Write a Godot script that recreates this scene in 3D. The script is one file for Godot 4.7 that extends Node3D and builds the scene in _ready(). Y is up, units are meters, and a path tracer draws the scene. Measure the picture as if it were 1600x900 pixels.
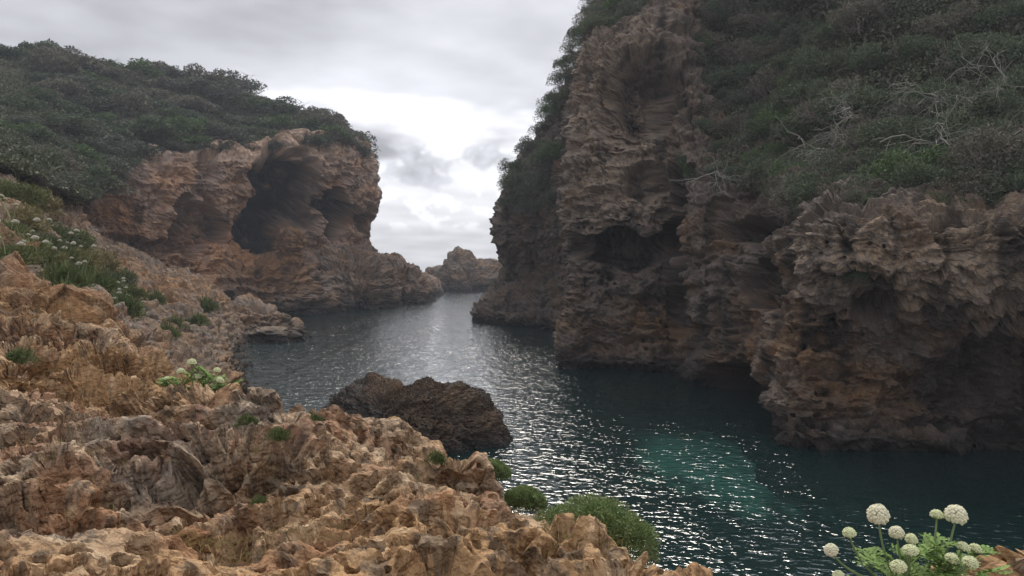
extends Node3D

const F_SKY_W := 3072
const F_SKY_H := 1536

# control points of the terrain, in metres: x, y, z (columns along the face, each from below the water to the top)
const RIGHT_CLIFF := [22, 9, [
	3.6, -4, -145, 3.48, 0, -140, 3.48, 0.63, -140, 3.47, 4.11, -140, 4.05, 8.73, -140, 4.04, 14.51, -140, 5.19, 21.42, -140, 6.92, 27.16, -140, 9.61, 32.81, -146,
	-0.97, -4, -117, -0.93, 0, -112, -0.93, 1.16, -112, -0.75, 3.73, -113, -0.47, 7.47, -113, -0.92, 11.62, -112, 0, 16.69, -112, 1.38, 21.75, -112, 4.37, 26.41, -118,
	-5.49, -4, -102, -5.22, 0, -97, -5.14, 1.62, -97, -2.92, 3.35, -98, -1.07, 7.25, -99.5, -2.32, 11.24, -97, -1.2, 15.24, -97, 0.24, 19.35, -98, 3.56, 23.94, -103,
	-0.8, -4, -96, -0.75, 0, -91, -0.76, 1.75, -92, -0.39, 3.34, -94, 0.96, 6.6, -96.5, 0, 11.07, -93, 0.93, 14.94, -93.5, 2.74, 20.68, -95, 5.86, 28.54, -99,
	3.77, -4, -91, 3.56, 0, -86, 3.6, 2.03, -87, 4.03, 4.07, -88.5, 4.66, 7.38, -91, 3.63, 11.57, -88, 4.35, 15.34, -88, 5.71, 22.37, -89, 7.71, 30.91, -94,
	6.7, -4, -77, 6.27, 0, -72, 6.44, 1.93, -72, 6.43, 4.92, -72, 6.43, 7.89, -72, 6.33, 11.98, -71, 6.72, 16.64, -71, 7, 23.03, -71, 7.58, 28.53, -74,
	3.23, -4, -59, 2.96, 0, -54, 3.07, 1.13, -54.5, 3.95, 3.55, -55.5, 4.17, 6.77, -56, 3.7, 10, -56, 3.96, 14.67, -56.5, 4.91, 21.96, -57, 5.9, 25.31, -59,
	6.66, -4, -57.3, 6.08, 0, -52.3, 6.13, 1.75, -52.8, 6.21, 4.56, -53.6, 6.27, 7.67, -54.2, 5.88, 10.05, -52.8, 6.18, 14.5, -53.6, 6.61, 21.5, -54.4, 7.47, 25.06, -57,
	9.76, -4, -56, 8.89, 0, -51, 8.97, 1.88, -51.5, 9.14, 4.61, -52.6, 9.23, 7.66, -53.2, 8.86, 9.98, -51.6, 9.1, 14.36, -52.6, 9.45, 21.72, -53.6, 10.5, 26.73, -57,
	11.79, -4, -55.5, 10.73, 0, -50.5, 10.83, 1.72, -51, 10.85, 4.2, -52, 10.78, 7.22, -52.6, 10.73, 10, -52, 10.92, 13.71, -52.6, 11.61, 20.51, -54, 13.05, 28.11, -58,
	12.04, -4, -50, 10.84, 0, -45, 10.88, 1.19, -45.2, 10.78, 3.76, -46, 10.57, 6.81, -46.5, 10.55, 9.52, -47, 11.19, 11.51, -47.6, 12.14, 14.2, -50, 13.76, 18.31, -54,
	13.23, -4, -45.5, 11.78, 0, -40.5, 11.8, 1.1, -40.6, 11.89, 3.07, -41.2, 12.02, 5.78, -42, 12.24, 7.88, -42.8, 12.53, 10.04, -43.4, 13.64, 12.49, -46, 15.42, 15.84, -50,
	13.31, -4, -40, 11.64, 0, -35, 11.7, 1.15, -35.2, 11.88, 2.7, -35.8, 12.41, 4.7, -37, 12.65, 6.85, -37.5, 12.93, 8.88, -38, 14.26, 11.39, -41, 16.47, 14.19, -46,
	12.2, -4, -35.4, 10.47, 0, -30.4, 10.5, 1.04, -30.5, 10.56, 2.24, -31, 11.35, 4.22, -32, 11.87, 5.79, -32.6, 11.75, 7.78, -31.6, 12.47, 9.45, -33, 14.33, 11.42, -37,
	14.89, -4, -34.4, 12.73, 0, -29.4, 12.89, 1.06, -29.8, 13.07, 2.58, -30.4, 13.16, 4.3, -31, 12.65, 6, -30.2, 12.16, 7.6, -29.2, 12.67, 9.15, -30, 14.28, 10.67, -33,
	18.4, -4, -34, 15.69, 0, -29, 16, 0.97, -29.6, 16.19, 2.64, -30, 16.06, 4.28, -29.8, 15.49, 5.93, -28.8, 14.93, 7.46, -27.8, 15.38, 9.12, -28.6, 17, 10.5, -31.5,
	22.65, -4, -34, 19.32, 0, -29, 19.96, 0.89, -30, 20.19, 2.58, -30.4, 19.76, 4.16, -29.8, 18.54, 5.96, -28, 17.72, 7.44, -26.8, 18.08, 9.19, -27.4, 19.77, 10.58, -30,
	28.31, -4, -34, 24.14, 0, -29, 25.12, 0.85, -30.2, 25.24, 2.58, -30.4, 24.21, 4.22, -29.2, 22.68, 5.98, -27.4, 21.49, 7.43, -26, 21.86, 9.18, -26.5, 23.89, 10.58, -29,
	33.85, -4, -29, 28.01, 0, -24, 29.11, 1.91, -25, 29.06, 3.37, -25, 27.85, 4.91, -24, 26.06, 6.53, -22.5, 25.43, 8.18, -22, 25.38, 9.63, -22, 27.64, 11.24, -24,
	29, -4, -14, 29, 0, -14, 29.8, 2, -14, 30, 4, -14, 29.6, 6, -14, 28.8, 7.6, -14, 28.4, 9, -14, 29, 10.8, -14, 31.5, 12.5, -14,
	29, -4, -4, 29, 0, -4, 29.8, 2, -4, 30, 4, -4, 29.6, 6, -4, 28.8, 7.6, -4, 28.4, 9, -4, 29, 10.8, -4, 31.5, 12.5, -4,
	27, -4, 6, 27, 0, 6, 27.8, 2, 6, 28, 4, 6, 27.6, 6, 6, 26.8, 7.6, 6, 26.4, 9, 6, 27, 10.8, 6, 29.5, 12.5, 6,
]]
const RIGHT_SLOPE := [12, 5, [
	6.35, 25.04, -62, 7.74, 29.35, -70, 9.83, 33.84, -80, 13.1, 40.96, -100, 19.17, 49.04, -130,
	10.32, 26.4, -60, 11.52, 30.03, -64, 13.54, 33.78, -72, 17.67, 40.48, -90, 26.61, 51.15, -130,
	12.71, 23.58, -57, 13.95, 29.81, -62, 16.3, 35.87, -70, 20.14, 42.05, -85, 31.9, 55.36, -130,
	12.1, 13.43, -51, 14.04, 20.8, -57, 16.23, 29.77, -64, 19.33, 39.31, -74, 32.33, 59.39, -120,
	13.27, 11.74, -46, 15.68, 18.1, -53, 18.18, 26.4, -60, 21.71, 37.56, -70, 38.18, 62.29, -120,
	14.03, 10.72, -41, 17.13, 15.66, -49, 19.97, 23.29, -56, 24.07, 36.25, -67, 44.03, 64.22, -120,
	13.34, 9.31, -35, 16.59, 13.39, -42, 20.1, 20.33, -50, 25.31, 34.07, -62, 47.81, 62.76, -115,
	13.73, 9.11, -32, 16.3, 12.03, -37, 20.13, 18.26, -45, 26.04, 32.32, -58, 50.2, 61.21, -110,
	16.41, 9.01, -30.5, 18.48, 11.62, -34, 22.92, 17.51, -42, 30.08, 31.01, -55, 60.95, 62.1, -110,
	19.41, 9.06, -29.4, 21.08, 11.61, -32, 26.26, 17.34, -40, 34.61, 30.14, -53, 71.7, 62.1, -110,
	23.1, 9.08, -28, 25.52, 11.72, -31, 32, 17.08, -39, 42.45, 29.7, -52, 89.63, 62.1, -110,
	27.66, 10.65, -24, 31.06, 12.88, -27, 39, 17.72, -34, 53.68, 28.65, -47, 113.94, 61.1, -100,
]]
const LEFT_CLIFF := [12, 8, [
	-53.96, -4, -88, -53.96, 0, -88, -53.87, 5.18, -88, -53.82, 8.09, -88, -53.76, 11.72, -88, -54.32, 14.7, -89, -54.87, 17.75, -90, -57.28, 19.77, -94,
	-49.32, -4, -93, -49.32, 0, -93, -48.87, 4.31, -93, -49.33, 8.16, -94, -49.8, 12.1, -95, -49.74, 16, -95, -49.81, 19.88, -96, -50.69, 21.66, -99,
	-46.53, -4, -96, -46.53, 0, -96, -46.47, 4.22, -96, -46.5, 7.8, -97, -46.21, 11.43, -97.5, -46.24, 15.4, -97, -47.06, 19.84, -97.5, -48.23, 22.3, -100,
	-43.49, -4, -100, -43.49, 0, -100, -43.44, 4.11, -100, -43.83, 7.58, -101, -43.96, 11.63, -102, -43.65, 15.74, -101, -44.13, 20.79, -101.5, -45.2, 23.17, -104,
	-40.49, -4, -104, -40.49, 0, -104, -40.45, 3.56, -104, -41.18, 7.61, -106, -41.52, 11.86, -107, -41.26, 16.18, -106, -41.01, 21.16, -105.5, -41.77, 24.24, -108,
	-36.57, -4, -109, -36.57, 0, -109, -36.87, 2.72, -110, -38.3, 7, -113, -38.75, 11.75, -115, -38.02, 16.78, -113, -36.7, 21.22, -110, -37.38, 25.03, -113,
	-33.05, -4, -114, -33.05, 0, -114, -33.32, 2.34, -115, -34.44, 7, -119, -34.77, 11.99, -121, -34.15, 17.3, -119, -33.34, 22.62, -115, -34.26, 27.4, -117,
	-28.29, -4, -122, -28.29, 0, -122, -28.62, 2.2, -123.5, -29.4, 6.48, -127, -29.39, 11.97, -128, -28.89, 17.91, -126, -28.39, 23.33, -124, -28.82, 28.55, -126,
	-25.49, -4, -131, -25.49, 0, -131, -25.68, 1.87, -132, -25.93, 6.45, -134, -26.06, 11.83, -136, -24.82, 18.43, -132, -25.03, 23.93, -131, -25.61, 28.44, -133,
	-25.97, -4, -140, -25.97, 0, -140, -25.96, 1.56, -140, -25.7, 6.42, -140, -26.55, 12.01, -141, -24.08, 17.32, -139, -24.85, 24.51, -139, -25.81, 28.77, -140,
	-32.78, -4, -165, -32.78, 0, -165, -32.78, 0.58, -165, -32.74, 6.32, -165, -32.71, 12.86, -165, -32.67, 19.25, -165, -33.3, 27.38, -165, -33.96, 31.85, -165,
	-52.97, -4, -200, -52.97, 0, -200, -52.96, 1.21, -200, -52.92, 6.17, -200, -52.86, 14.1, -200, -52.8, 21.84, -200, -52.72, 31.7, -200, -52.68, 37.12, -200,
]]
const LEFT_HILL := [12, 5, [
	-37.1, 9.84, -30, -55.46, 14.59, -45, -86.04, 26.3, -70, -135.14, 40.37, -110, -221.67, 48.38, -180,
	-30.32, 10.82, -32, -51.99, 15.87, -55, -84.87, 30.25, -90, -122.48, 45.79, -130, -188.83, 53.22, -200,
	-26.6, 11.48, -34, -46.87, 15.9, -60, -74.06, 29.35, -95, -101.24, 43.15, -130, -155.99, 53.22, -200,
	-25.04, 11.79, -38, -40.8, 15.51, -62, -62.41, 27.02, -95, -83.98, 40.37, -128, -131.39, 51.59, -200,
	-30.44, 11.93, -52, -43.24, 16.37, -74, -59.5, 27, -102, -76.88, 40.2, -132, -116.64, 49.96, -200,
	-42.88, 14.25, -80, -48.99, 19.34, -93, -57.98, 28.26, -112, -70.22, 40.12, -138, -101.88, 48.33, -200,
	-47.69, 20.85, -99, -51.08, 23.89, -108, -57.05, 31.79, -124, -65.01, 40.6, -144, -90.39, 46.69, -200,
	-43.22, 22.47, -105, -46.41, 25.42, -114, -52.33, 33.09, -130, -58.33, 40.39, -148, -80.88, 46.07, -205,
	-37.54, 23.79, -114, -39.48, 26.01, -120, -43.5, 31.99, -134, -47.42, 37.01, -148, -65.73, 44.39, -205,
	-31.87, 25.91, -121, -33.43, 27.04, -127, -36.31, 31, -138, -39.46, 34.38, -150, -53.96, 41.04, -205,
	-27.07, 27.06, -129, -28.23, 27.01, -133, -30.16, 29.38, -141, -33.13, 32.17, -152, -45.54, 39.36, -205,
	-25.68, 25.27, -145, -26.87, 25.97, -147, -28.4, 27.39, -150, -31.35, 29.15, -160, -41.35, 35.16, -205,
]]
# ground profiles: direction as x over depth, then pairs of depth and height
const GROUND := [
	[-1.9032, [0.4, 5.73, 2.6, 5.73, 3.4, 5.76, 4.8, 5.86, 6.5, 6.22, 9, 6.89, 14, 7.98, 24, 9.87, 40, 10, 70, 12, 140, 12]],
	[-1.2412, [0.4, 5.73, 2.6, 5.73, 3.3, 5.72, 4.4, 5.74, 6.2, 5.84, 8.6, 6.25, 12, 7.05, 17, 8.19, 26, 9.68, 40, 10, 70, 12, 140, 12]],
	[-0.9516, [0.4, 5.73, 2.6, 5.73, 3.2, 5.73, 4.3, 5.69, 6, 5.73, 8.4, 5.99, 11.6, 6.57, 15.5, 7.58, 21, 9.16, 32, 11.03, 60, 13, 140, 14]],
	[-0.7447, [0.4, 5.73, 2.6, 5.73, 3.15, 5.74, 4.1, 5.7, 5.7, 5.7, 8.2, 5.81, 11.5, 6.1, 15, 6.69, 19, 7.71, 25, 9.16, 36, 11.54, 60, 14, 140, 14]],
	[-0.6620, [0.4, 5.73, 2.6, 5.73, 3.1, 5.74, 4.05, 5.7, 5.6, 5.67, 8, 5.77, 11, 6, 14.5, 6.4, 18, 7, 23, 7.95, 31, 9.68, 42, 12.08, 60, 15, 140, 14]],
	[-0.5792, [0.4, 5.73, 2.6, 5.73, 3.1, 5.74, 4.1, 5.68, 5.7, 5.65, 8.3, 5.73, 11.5, 5.9, 15, 6.09, 20, 6.26, 27, 6.49, 36, 7.09, 46, 8.52, 60, 11.45, 70, 13, 140, 10]],
	[-0.5130, [0.4, 5.73, 2.6, 5.73, 3.1, 5.74, 4.1, 5.68, 5.8, 5.62, 8.4, 5.64, 11.2, 5.75, 13.5, 5.8, 17, 5.59, 24, 5.15, 34, 5.03, 46, 5.48, 60, 6.5, 76, 8.44, 90, 9.6, 140, 5]],
	[-0.4634, [0.4, 5.73, 2.6, 5.73, 3.1, 5.74, 4.1, 5.68, 5.8, 5.62, 8.2, 5.6, 10.6, 5.65, 12.5, 5.1, 17, 4.2, 26, 3.6, 36, 3.87, 48, 4.02, 60, 4.67, 76, 5.68, 92, 7.23, 140, 4]],
	[-0.4137, [0.4, 5.73, 2.6, 5.73, 3.1, 5.74, 4.15, 5.67, 5.8, 5.62, 7.9, 5.59, 10.2, 5.56, 12, 4.9, 16, 3.4, 24, 2.6, 36, 3.12, 46, 3.3, 58, 3.88, 72, 5.15, 86, 6.64, 100, 4.5, 140, 2]],
	[-0.3765, [0.4, 5.73, 2.6, 5.73, 3.1, 5.74, 4.15, 5.67, 5.8, 5.62, 7.6, 5.58, 9.2, 5.55, 10.5, 4.6, 13, 2.6, 20, 1.2, 34, 1, 42, 1.38, 52, 1.4, 64, 2.34, 76, 3.41, 90, 4.02, 100, 1.4, 106, -1, 140, -3]],
	[-0.3492, [0.4, 5.73, 2.6, 5.73, 3.1, 5.74, 4.15, 5.67, 5.6, 5.63, 7, 5.6, 8.5, 5.55, 9.6, 4.4, 11.5, 2.2, 16, 0.2, 26, -1.5, 40, -1.2, 46, -0.1, 58, -0.6, 66, -0.2, 74, 1.5, 88, 1.7, 98, -0.4, 106, -2, 140, -4]],
	[-0.3144, [0.4, 5.73, 2.6, 5.73, 3.1, 5.74, 4.05, 5.67, 5.2, 5.64, 6.7, 5.61, 8, 5.58, 9, 4.4, 11, 2, 15, -0.6, 24, -2.5, 60, -3, 72, -1.2, 86, -1, 98, -2, 140, -4]],
	[-0.2731, [0.4, 5.73, 2.6, 5.73, 3.1, 5.74, 4, 5.66, 4.9, 5.63, 5.6, 5.67, 7.4, 5.52, 8.4, 4.6, 10, 2.6, 14, -0.5, 24, -2.5, 60, -4, 140, -5]],
	[-0.2234, [0.4, 5.73, 2.6, 5.73, 3.1, 5.74, 3.9, 5.68, 4.6, 5.66, 5, 5.71, 8.4, 5.18, 9.4, 4.6, 11, 2.4, 16, -0.8, 24, -2, 60, -5, 140, -6]],
	[-0.1572, [0.4, 5.73, 2.6, 5.73, 3.1, 5.74, 3.8, 5.7, 4.5, 5.67, 4.8, 5.68, 9.6, 4.98, 11, 4.2, 13, 2, 18, -0.6, 26, -2, 60, -5, 140, -6]],
	[-0.0993, [0.4, 5.73, 2.6, 5.73, 3.1, 5.74, 3.8, 5.68, 4.4, 5.66, 5, 5.63, 8.2, 5.12, 9.4, 4.3, 11, 2, 16, -0.8, 26, -2.4, 60, -5, 140, -6]],
	[-0.0414, [0.4, 5.73, 2.6, 5.73, 3.1, 5.74, 3.7, 5.7, 4.3, 5.66, 5.6, 5.48, 6.8, 5.3, 7.8, 4.3, 9.5, 1.8, 14, -1.4, 26, -3.2, 60, -5, 140, -6]],
	[0.0248, [0.4, 5.73, 2.6, 5.73, 3.05, 5.76, 3.5, 5.73, 4, 5.68, 4.9, 5.55, 5.6, 5, 7, 2.6, 9, -0.2, 13, -2.6, 26, -4, 60, -6, 140, -6]],
	[0.0910, [0.4, 5.73, 2.6, 5.73, 3, 5.77, 3.35, 5.74, 3.75, 5.69, 4.3, 5.2, 5.4, 3, 7, 0, 11, -2.6, 26, -4, 60, -6, 140, -6]],
	[0.1655, [0.4, 5.75, 2.55, 5.75, 2.95, 5.78, 3.2, 5.77, 3.7, 5.3, 4.6, 3, 6, 0, 10, -3, 26, -3.6, 60, -6, 140, -6]],
	[0.2482, [0.4, 5.82, 2.4, 5.82, 2.7, 5.84, 2.95, 5.81, 3.4, 5.3, 4.2, 3, 5.6, 0, 9, -3, 22, -2.8, 32, -3, 60, -6, 140, -6]],
	[0.3393, [0.4, 5.88, 2.2, 5.88, 2.5, 5.88, 2.6, 5.87, 3, 5.2, 3.8, 3, 5, 0, 9, -3, 22, -2.8, 32, -3, 60, -6, 140, -6]],
	[0.4386, [0.4, 5.91, 2.15, 5.91, 2.4, 5.93, 2.5, 5.93, 2.9, 5.3, 3.6, 3, 5, 0, 9, -3, 24, -4, 60, -6, 140, -6]],
	[0.5213, [0.4, 5.97, 2.1, 5.97, 2.3, 6.01, 2.4, 6.02, 2.8, 5.3, 3.6, 3, 5, 0, 9, -3, 26, -5, 60, -6, 140, -6]],
	[0.5958, [0.4, 6.02, 2, 6.02, 2.25, 6.2, 2.45, 6.21, 2.9, 5.4, 3.6, 3, 5, 0, 9, -3, 26, -5, 60, -6, 140, -6]],
	[0.6703, [0.4, 6.02, 2, 6.02, 2.2, 6.27, 2.5, 6.26, 3, 5.4, 3.8, 3, 5, 0, 9, -3, 26, -5, 60, -6, 140, -6]],
	[0.9102, [0.4, 6.02, 2, 6.02, 2.2, 6.15, 2.7, 6.06, 3.2, 5.4, 4, 3, 5, 0, 9, -3, 26, -5, 60, -6, 140, -6]],
	[1.5722, [0.4, 6.02, 2, 6.02, 2.2, 6.18, 2.8, 6.1, 3.3, 5.4, 4, 3, 5, 0, 9, -3, 26, -5, 60, -6, 140, -6]],
]
const SHORE := [18, 13, [
	-16.18, 6.21, -11.5, -18.29, 6.9, -13, -22.51, 7.93, -16, -28.13, 8.75, -20, -35.17, 9.57, -25, -43.61, 9.81, -31, -53.45, 9.96, -38, -64.71, 10.4, -46, -77.37, 11, -55, -92.84, 11.73, -66, -109.72, 12, -78, -129.42, 12, -92, -149.11, 12, -106,
	-13.32, 6.06, -11.5, -15.06, 6.76, -13, -18.54, 7.82, -16, -23.17, 8.72, -20, -28.96, 9.58, -25, -35.91, 10, -31, -44.02, 10.25, -38, -53.29, 10.72, -46, -63.72, 11.33, -55, -76.46, 12, -66, -90.36, 12.24, -78, -106.58, 12.28, -92, -122.8, 12.31, -106,
	-10.94, 5.75, -11.5, -12.37, 6.48, -13, -15.23, 7.62, -16, -19.03, 8.87, -20, -23.79, 9.84, -25, -29.5, 10.86, -31, -36.16, 11.45, -38, -43.77, 12.02, -46, -52.34, 12.65, -55, -62.81, 13.07, -66, -74.22, 13.22, -78, -87.55, 13.4, -92, -100.87, 13.57, -106,
	-9.52, 5.46, -11.5, -10.76, 6.1, -13, -13.24, 7.12, -16, -16.55, 8.27, -20, -20.69, 9.4, -25, -25.65, 10.6, -31, -31.44, 11.64, -38, -38.06, 12.37, -46, -45.51, 13.19, -55, -54.61, 13.67, -66, -64.54, 13.73, -78, -76.13, 13.79, -92, -87.71, 13.85, -106,
	-8.56, 5.3, -11.5, -9.68, 5.9, -13, -11.92, 6.84, -16, -14.89, 7.95, -20, -18.62, 9.16, -25, -23.09, 10.46, -31, -28.3, 11.74, -38, -34.26, 12.56, -46, -40.96, 13.49, -55, -49.15, 14, -66, -58.09, 14, -78, -68.52, 14, -92, -78.94, 14, -106,
	-7.99, 5.27, -11.5, -9.04, 5.82, -13, -11.12, 6.66, -16, -13.9, 7.58, -20, -17.38, 8.66, -25, -21.55, 9.96, -31, -26.41, 11.4, -38, -31.97, 12.67, -46, -38.23, 13.94, -55, -45.88, 14.6, -66, -54.22, 14.5, -78, -63.95, 14.39, -92, -73.68, 14.28, -106,
	-7.42, 5.24, -11.5, -8.39, 5.75, -13, -10.33, 6.5, -16, -12.91, 7.26, -20, -16.14, 8.18, -25, -20.01, 9.38, -31, -24.53, 10.81, -38, -29.69, 12.29, -46, -35.5, 13.8, -55, -42.6, 14.66, -66, -50.34, 14.55, -78, -59.38, 14.34, -92, -68.42, 14.12, -106,
	-6.85, 5.12, -11.5, -7.75, 5.56, -13, -9.53, 6.08, -16, -11.92, 6.37, -20, -14.89, 6.62, -25, -18.47, 7.06, -31, -22.64, 7.77, -38, -27.41, 8.96, -46, -32.77, 10.8, -55, -39.32, 12.65, -66, -46.47, 12.88, -78, -54.81, 12.32, -92, -63.15, 11.77, -106,
	-6.47, 5.08, -11.5, -7.31, 5.5, -13, -9, 5.95, -16, -11.25, 6.12, -20, -14.07, 6.22, -25, -17.44, 6.49, -31, -21.38, 7.03, -38, -25.88, 8.04, -46, -30.95, 9.74, -55, -37.14, 11.58, -66, -43.89, 12.02, -78, -51.77, 11.64, -92, -59.64, 10.94, -106,
	-6.09, 4.98, -11.5, -6.88, 5.37, -13, -8.47, 5.63, -16, -10.59, 5.54, -20, -13.24, 5.34, -25, -16.42, 5.33, -31, -20.12, 5.52, -38, -24.36, 5.95, -46, -29.13, 6.8, -55, -34.95, 8.04, -66, -41.31, 9.24, -78, -48.72, 9.83, -92, -56.14, 8.65, -106,
	-5.71, 4.86, -11.5, -6.45, 5.14, -13, -7.94, 5.23, -16, -9.93, 5.04, -20, -12.41, 4.76, -25, -15.39, 4.72, -31, -18.87, 4.85, -38, -22.84, 5.09, -46, -27.31, 5.69, -55, -32.77, 6.67, -66, -38.73, 7.9, -78, -45.68, 8.85, -92, -52.63, 7.65, -106,
	-5.33, 4.59, -11.5, -6.02, 4.55, -13, -7.41, 4.3, -16, -9.27, 4, -20, -11.58, 3.67, -25, -14.36, 3.73, -31, -17.61, 3.89, -38, -21.32, 3.99, -46, -25.49, 4.4, -55, -30.58, 5.05, -66, -36.14, 5.87, -78, -42.63, 7.23, -92, -49.12, 6.29, -106,
	-4.95, 4.36, -11.5, -5.59, 4.2, -13, -6.88, 3.56, -16, -8.61, 3.26, -20, -10.76, 2.91, -25, -13.34, 3.12, -31, -16.35, 3.35, -38, -19.79, 3.48, -46, -23.67, 3.91, -55, -28.4, 4.72, -66, -33.56, 5.81, -78, -39.59, 6.12, -92, -45.61, 4.69, -106,
	-4.57, 3.75, -11.5, -5.16, 3.27, -13, -6.36, 2.72, -16, -7.94, 2.25, -20, -9.93, 2.01, -25, -12.31, 2.13, -31, -15.09, 2.34, -38, -18.27, 2.5, -46, -21.85, 2.86, -55, -26.21, 3.74, -66, -30.98, 4.84, -78, -36.54, 4.8, -92, -42.1, 1.99, -106,
	-4.33, 3, -11.5, -4.89, 2.15, -13, -6.02, 1.9, -16, -7.53, 1.2, -20, -9.41, 1.13, -25, -11.67, 1.04, -31, -14.31, 1.19, -38, -17.32, 1.38, -46, -20.71, 1.63, -55, -24.85, 2.52, -66, -29.37, 3.5, -78, -34.64, 3.5, -92, -39.91, -1, -106,
	-4.14, 1.95, -11.5, -4.68, 1.45, -13, -5.76, 0.72, -16, -7.2, 0.1, -20, -9, -0.49, -25, -11.16, -0.56, -31, -13.68, -0.41, -38, -16.56, 0.41, -46, -19.8, 0.25, -55, -23.76, 0.73, -66, -28.08, 2.22, -78, -33.12, 1.77, -92, -38.15, -1.66, -106,
	-3.95, 1.36, -11.5, -4.46, 1.02, -13, -5.49, 0.03, -16, -6.87, -0.57, -20, -8.59, -1.42, -25, -10.65, -1.48, -31, -13.05, -1.35, -38, -15.8, -0.3, -46, -18.89, -0.66, -55, -22.66, -0.34, -66, -26.79, 1.36, -78, -31.59, 0.69, -92, -36.4, -2.03, -106,
	-3.66, 0.9, -11.5, -4.14, 0.28, -13, -5.1, -0.87, -16, -6.37, -1.61, -20, -7.96, -2.47, -25, -9.88, -2.55, -31, -12.11, -2.64, -38, -14.65, -2.7, -46, -17.52, -2.83, -55, -21.03, -2.03, -66, -24.85, -1.01, -78, -29.31, -1.41, -92, -33.77, -2.37, -106,
]]
# flower heads of the near plant: place, radius, whether a full globe
const CARROT_HEADS := [[1.050, 6.281, -2.200, 0.0291, 1], [1.296, 6.267, -2.240, 0.0306, 1], [1.252, 6.259, -2.260, 0.0206, 0], [0.951, 6.241, -2.160, 0.0197, 0], [0.892, 6.203, -2.140, 0.0186, 1], [1.124, 6.216, -2.240, 0.0213, 1], [1.136, 6.215, -2.180, 0.0189, 0], [1.102, 6.207, -2.120, 0.0210, 0], [1.049, 6.178, -2.080, 0.0215, 0], [1.294, 6.186, -2.200, 0.0200, 0], [1.353, 6.164, -2.240, 0.0195, 0], [1.239, 6.168, -2.160, 0.0197, 0], [1.267, 6.173, -2.120, 0.0210, 0], [0.896, 6.147, -2.100, 0.0156, 0]]
const HEADLAND_BUSHES := [
	[0.97, 18.86, -98.00, 3.2, "round bush on the headland edge over the sea gap"],
	[2.69, 21.42, -99.00, 3.4, "second bush up the headland skyline"],
	[4.07, 23.53, -99.00, 3.2, "bush at the bend of the headland skyline"],
	[4.95, 25.26, -97.00, 3.6, "tall bush on the headland skyline under the steep part"],
	[5.64, 26.69, -94.00, 3.2, "bush halfway up the steep skyline"],
	[6.06, 27.91, -90.00, 3.4, "dark bush on the steep skyline below the buttress top"],
	[6.34, 28.02, -84.00, 3.0, "narrow bush against the sky beside the buttress"],
	[6.36, 27.50, -76.00, 2.6, "upper bush on the skyline beside the buttress"],
	[5.95, 25.99, -66.00, 2.2, "highest small bush on the skyline beside the buttress top"],
	[1.54, 16.49, -93.60, 4.2, "wide green bush on the headland face"],
	[3.38, 15.62, -91.00, 4.4, "green bush in the middle of the headland face"],
	[3.90, 18.46, -91.00, 4.2, "upper green bush on the headland face"],
	[2.66, 13.60, -92.00, 3.4, "lowest green bush hanging on the headland face"],
	[4.45, 13.96, -87.00, 3.0, "green bush in the cleft beside the buttress"],
	[4.84, 19.09, -89.00, 3.6, "grey green bush high in the cleft beside the buttress"],
	[0.47, 14.32, -95.40, 3.0, "small green bush at the seaward side of the headland face"],
	[0.00, 16.99, -97.00, 2.6, "small bush hugging the seaward edge of the headland"],
]
var rng := RandomNumberGenerator.new()
var n_warp: FastNoiseLite
var n_big: FastNoiseLite
var n_lump: FastNoiseLite
var n_soft: FastNoiseLite
var n_bed: FastNoiseLite
var n_block: FastNoiseLite
var n_cell: FastNoiseLite
var n_fine: FastNoiseLite
var n_ridge: FastNoiseLite
var n_pit_a: FastNoiseLite
var n_pit_b: FastNoiseLite
var n_pit_c: FastNoiseLite
var n_patch: FastNoiseLite
var n_tone: FastNoiseLite
var n_stain: FastNoiseLite
var n_cloud: FastNoiseLite
var n_puff: FastNoiseLite
var n_wave: FastNoiseLite
var used_names := {}
var ground_table := []
var mat_rock: StandardMaterial3D
var mat_leaf: StandardMaterial3D
var mat_bark: StandardMaterial3D
var mat_petal: StandardMaterial3D
var sun_dir := Vector3.ZERO


func _ready() -> void:
	rng.seed = 4711
	make_noises()
	# --- camera, sky, sun, exposure ---
	var cam := Camera3D.new()
	cam.name = "camera"
	cam.fov = rad_to_deg(2.0 * atan(450.0 / 1209.0))
	cam.position = Vector3(0, 7, 0)
	cam.rotation_degrees.x = -1.658
	cam.near = 0.05
	cam.far = 4000.0
	cam.current = true
	add_child(cam)
	var sun := DirectionalLight3D.new()
	sun.name = "sun"
	sun.light_energy = 0.36
	sun.light_angular_distance = 22.0
	sun.light_color = Color(1.0, 0.96, 0.9)
	sun.shadow_enabled = true
	sun.rotation_degrees = Vector3(-46.0, 179.0, 0.0)
	add_child(sun)
	sun_dir = sun.basis.z
	var env := Environment.new()
	env.background_mode = Environment.BG_SKY
	env.tonemap_mode = Environment.TONE_MAPPER_LINEAR
	env.tonemap_exposure = 2.15
	env.sdfgi_enabled = true
	env.ssao_enabled = true
	env.ssil_enabled = true
	env.background_energy_multiplier = 1.0
	var pano := PanoramaSkyMaterial.new()
	pano.panorama = make_sky()
	var sky := Sky.new()
	sky.sky_material = pano
	env.sky = sky
	env.fog_enabled = true
	env.fog_density = 0.0005
	env.fog_light_color = Color(0.86, 0.89, 0.94)
	var we := WorldEnvironment.new()
	we.name = "air"
	we.environment = env
	add_child(we)
	make_materials()
	# --- large structure ---
	make_ground_table()
	make_ground()
	make_shore()
	make_seabed()
	make_water()
	make_right_cliff()
	make_left_cliff()
	make_slopes()
	# --- objects ---
	make_rocks()
	make_scrub()
	make_plants()


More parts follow.
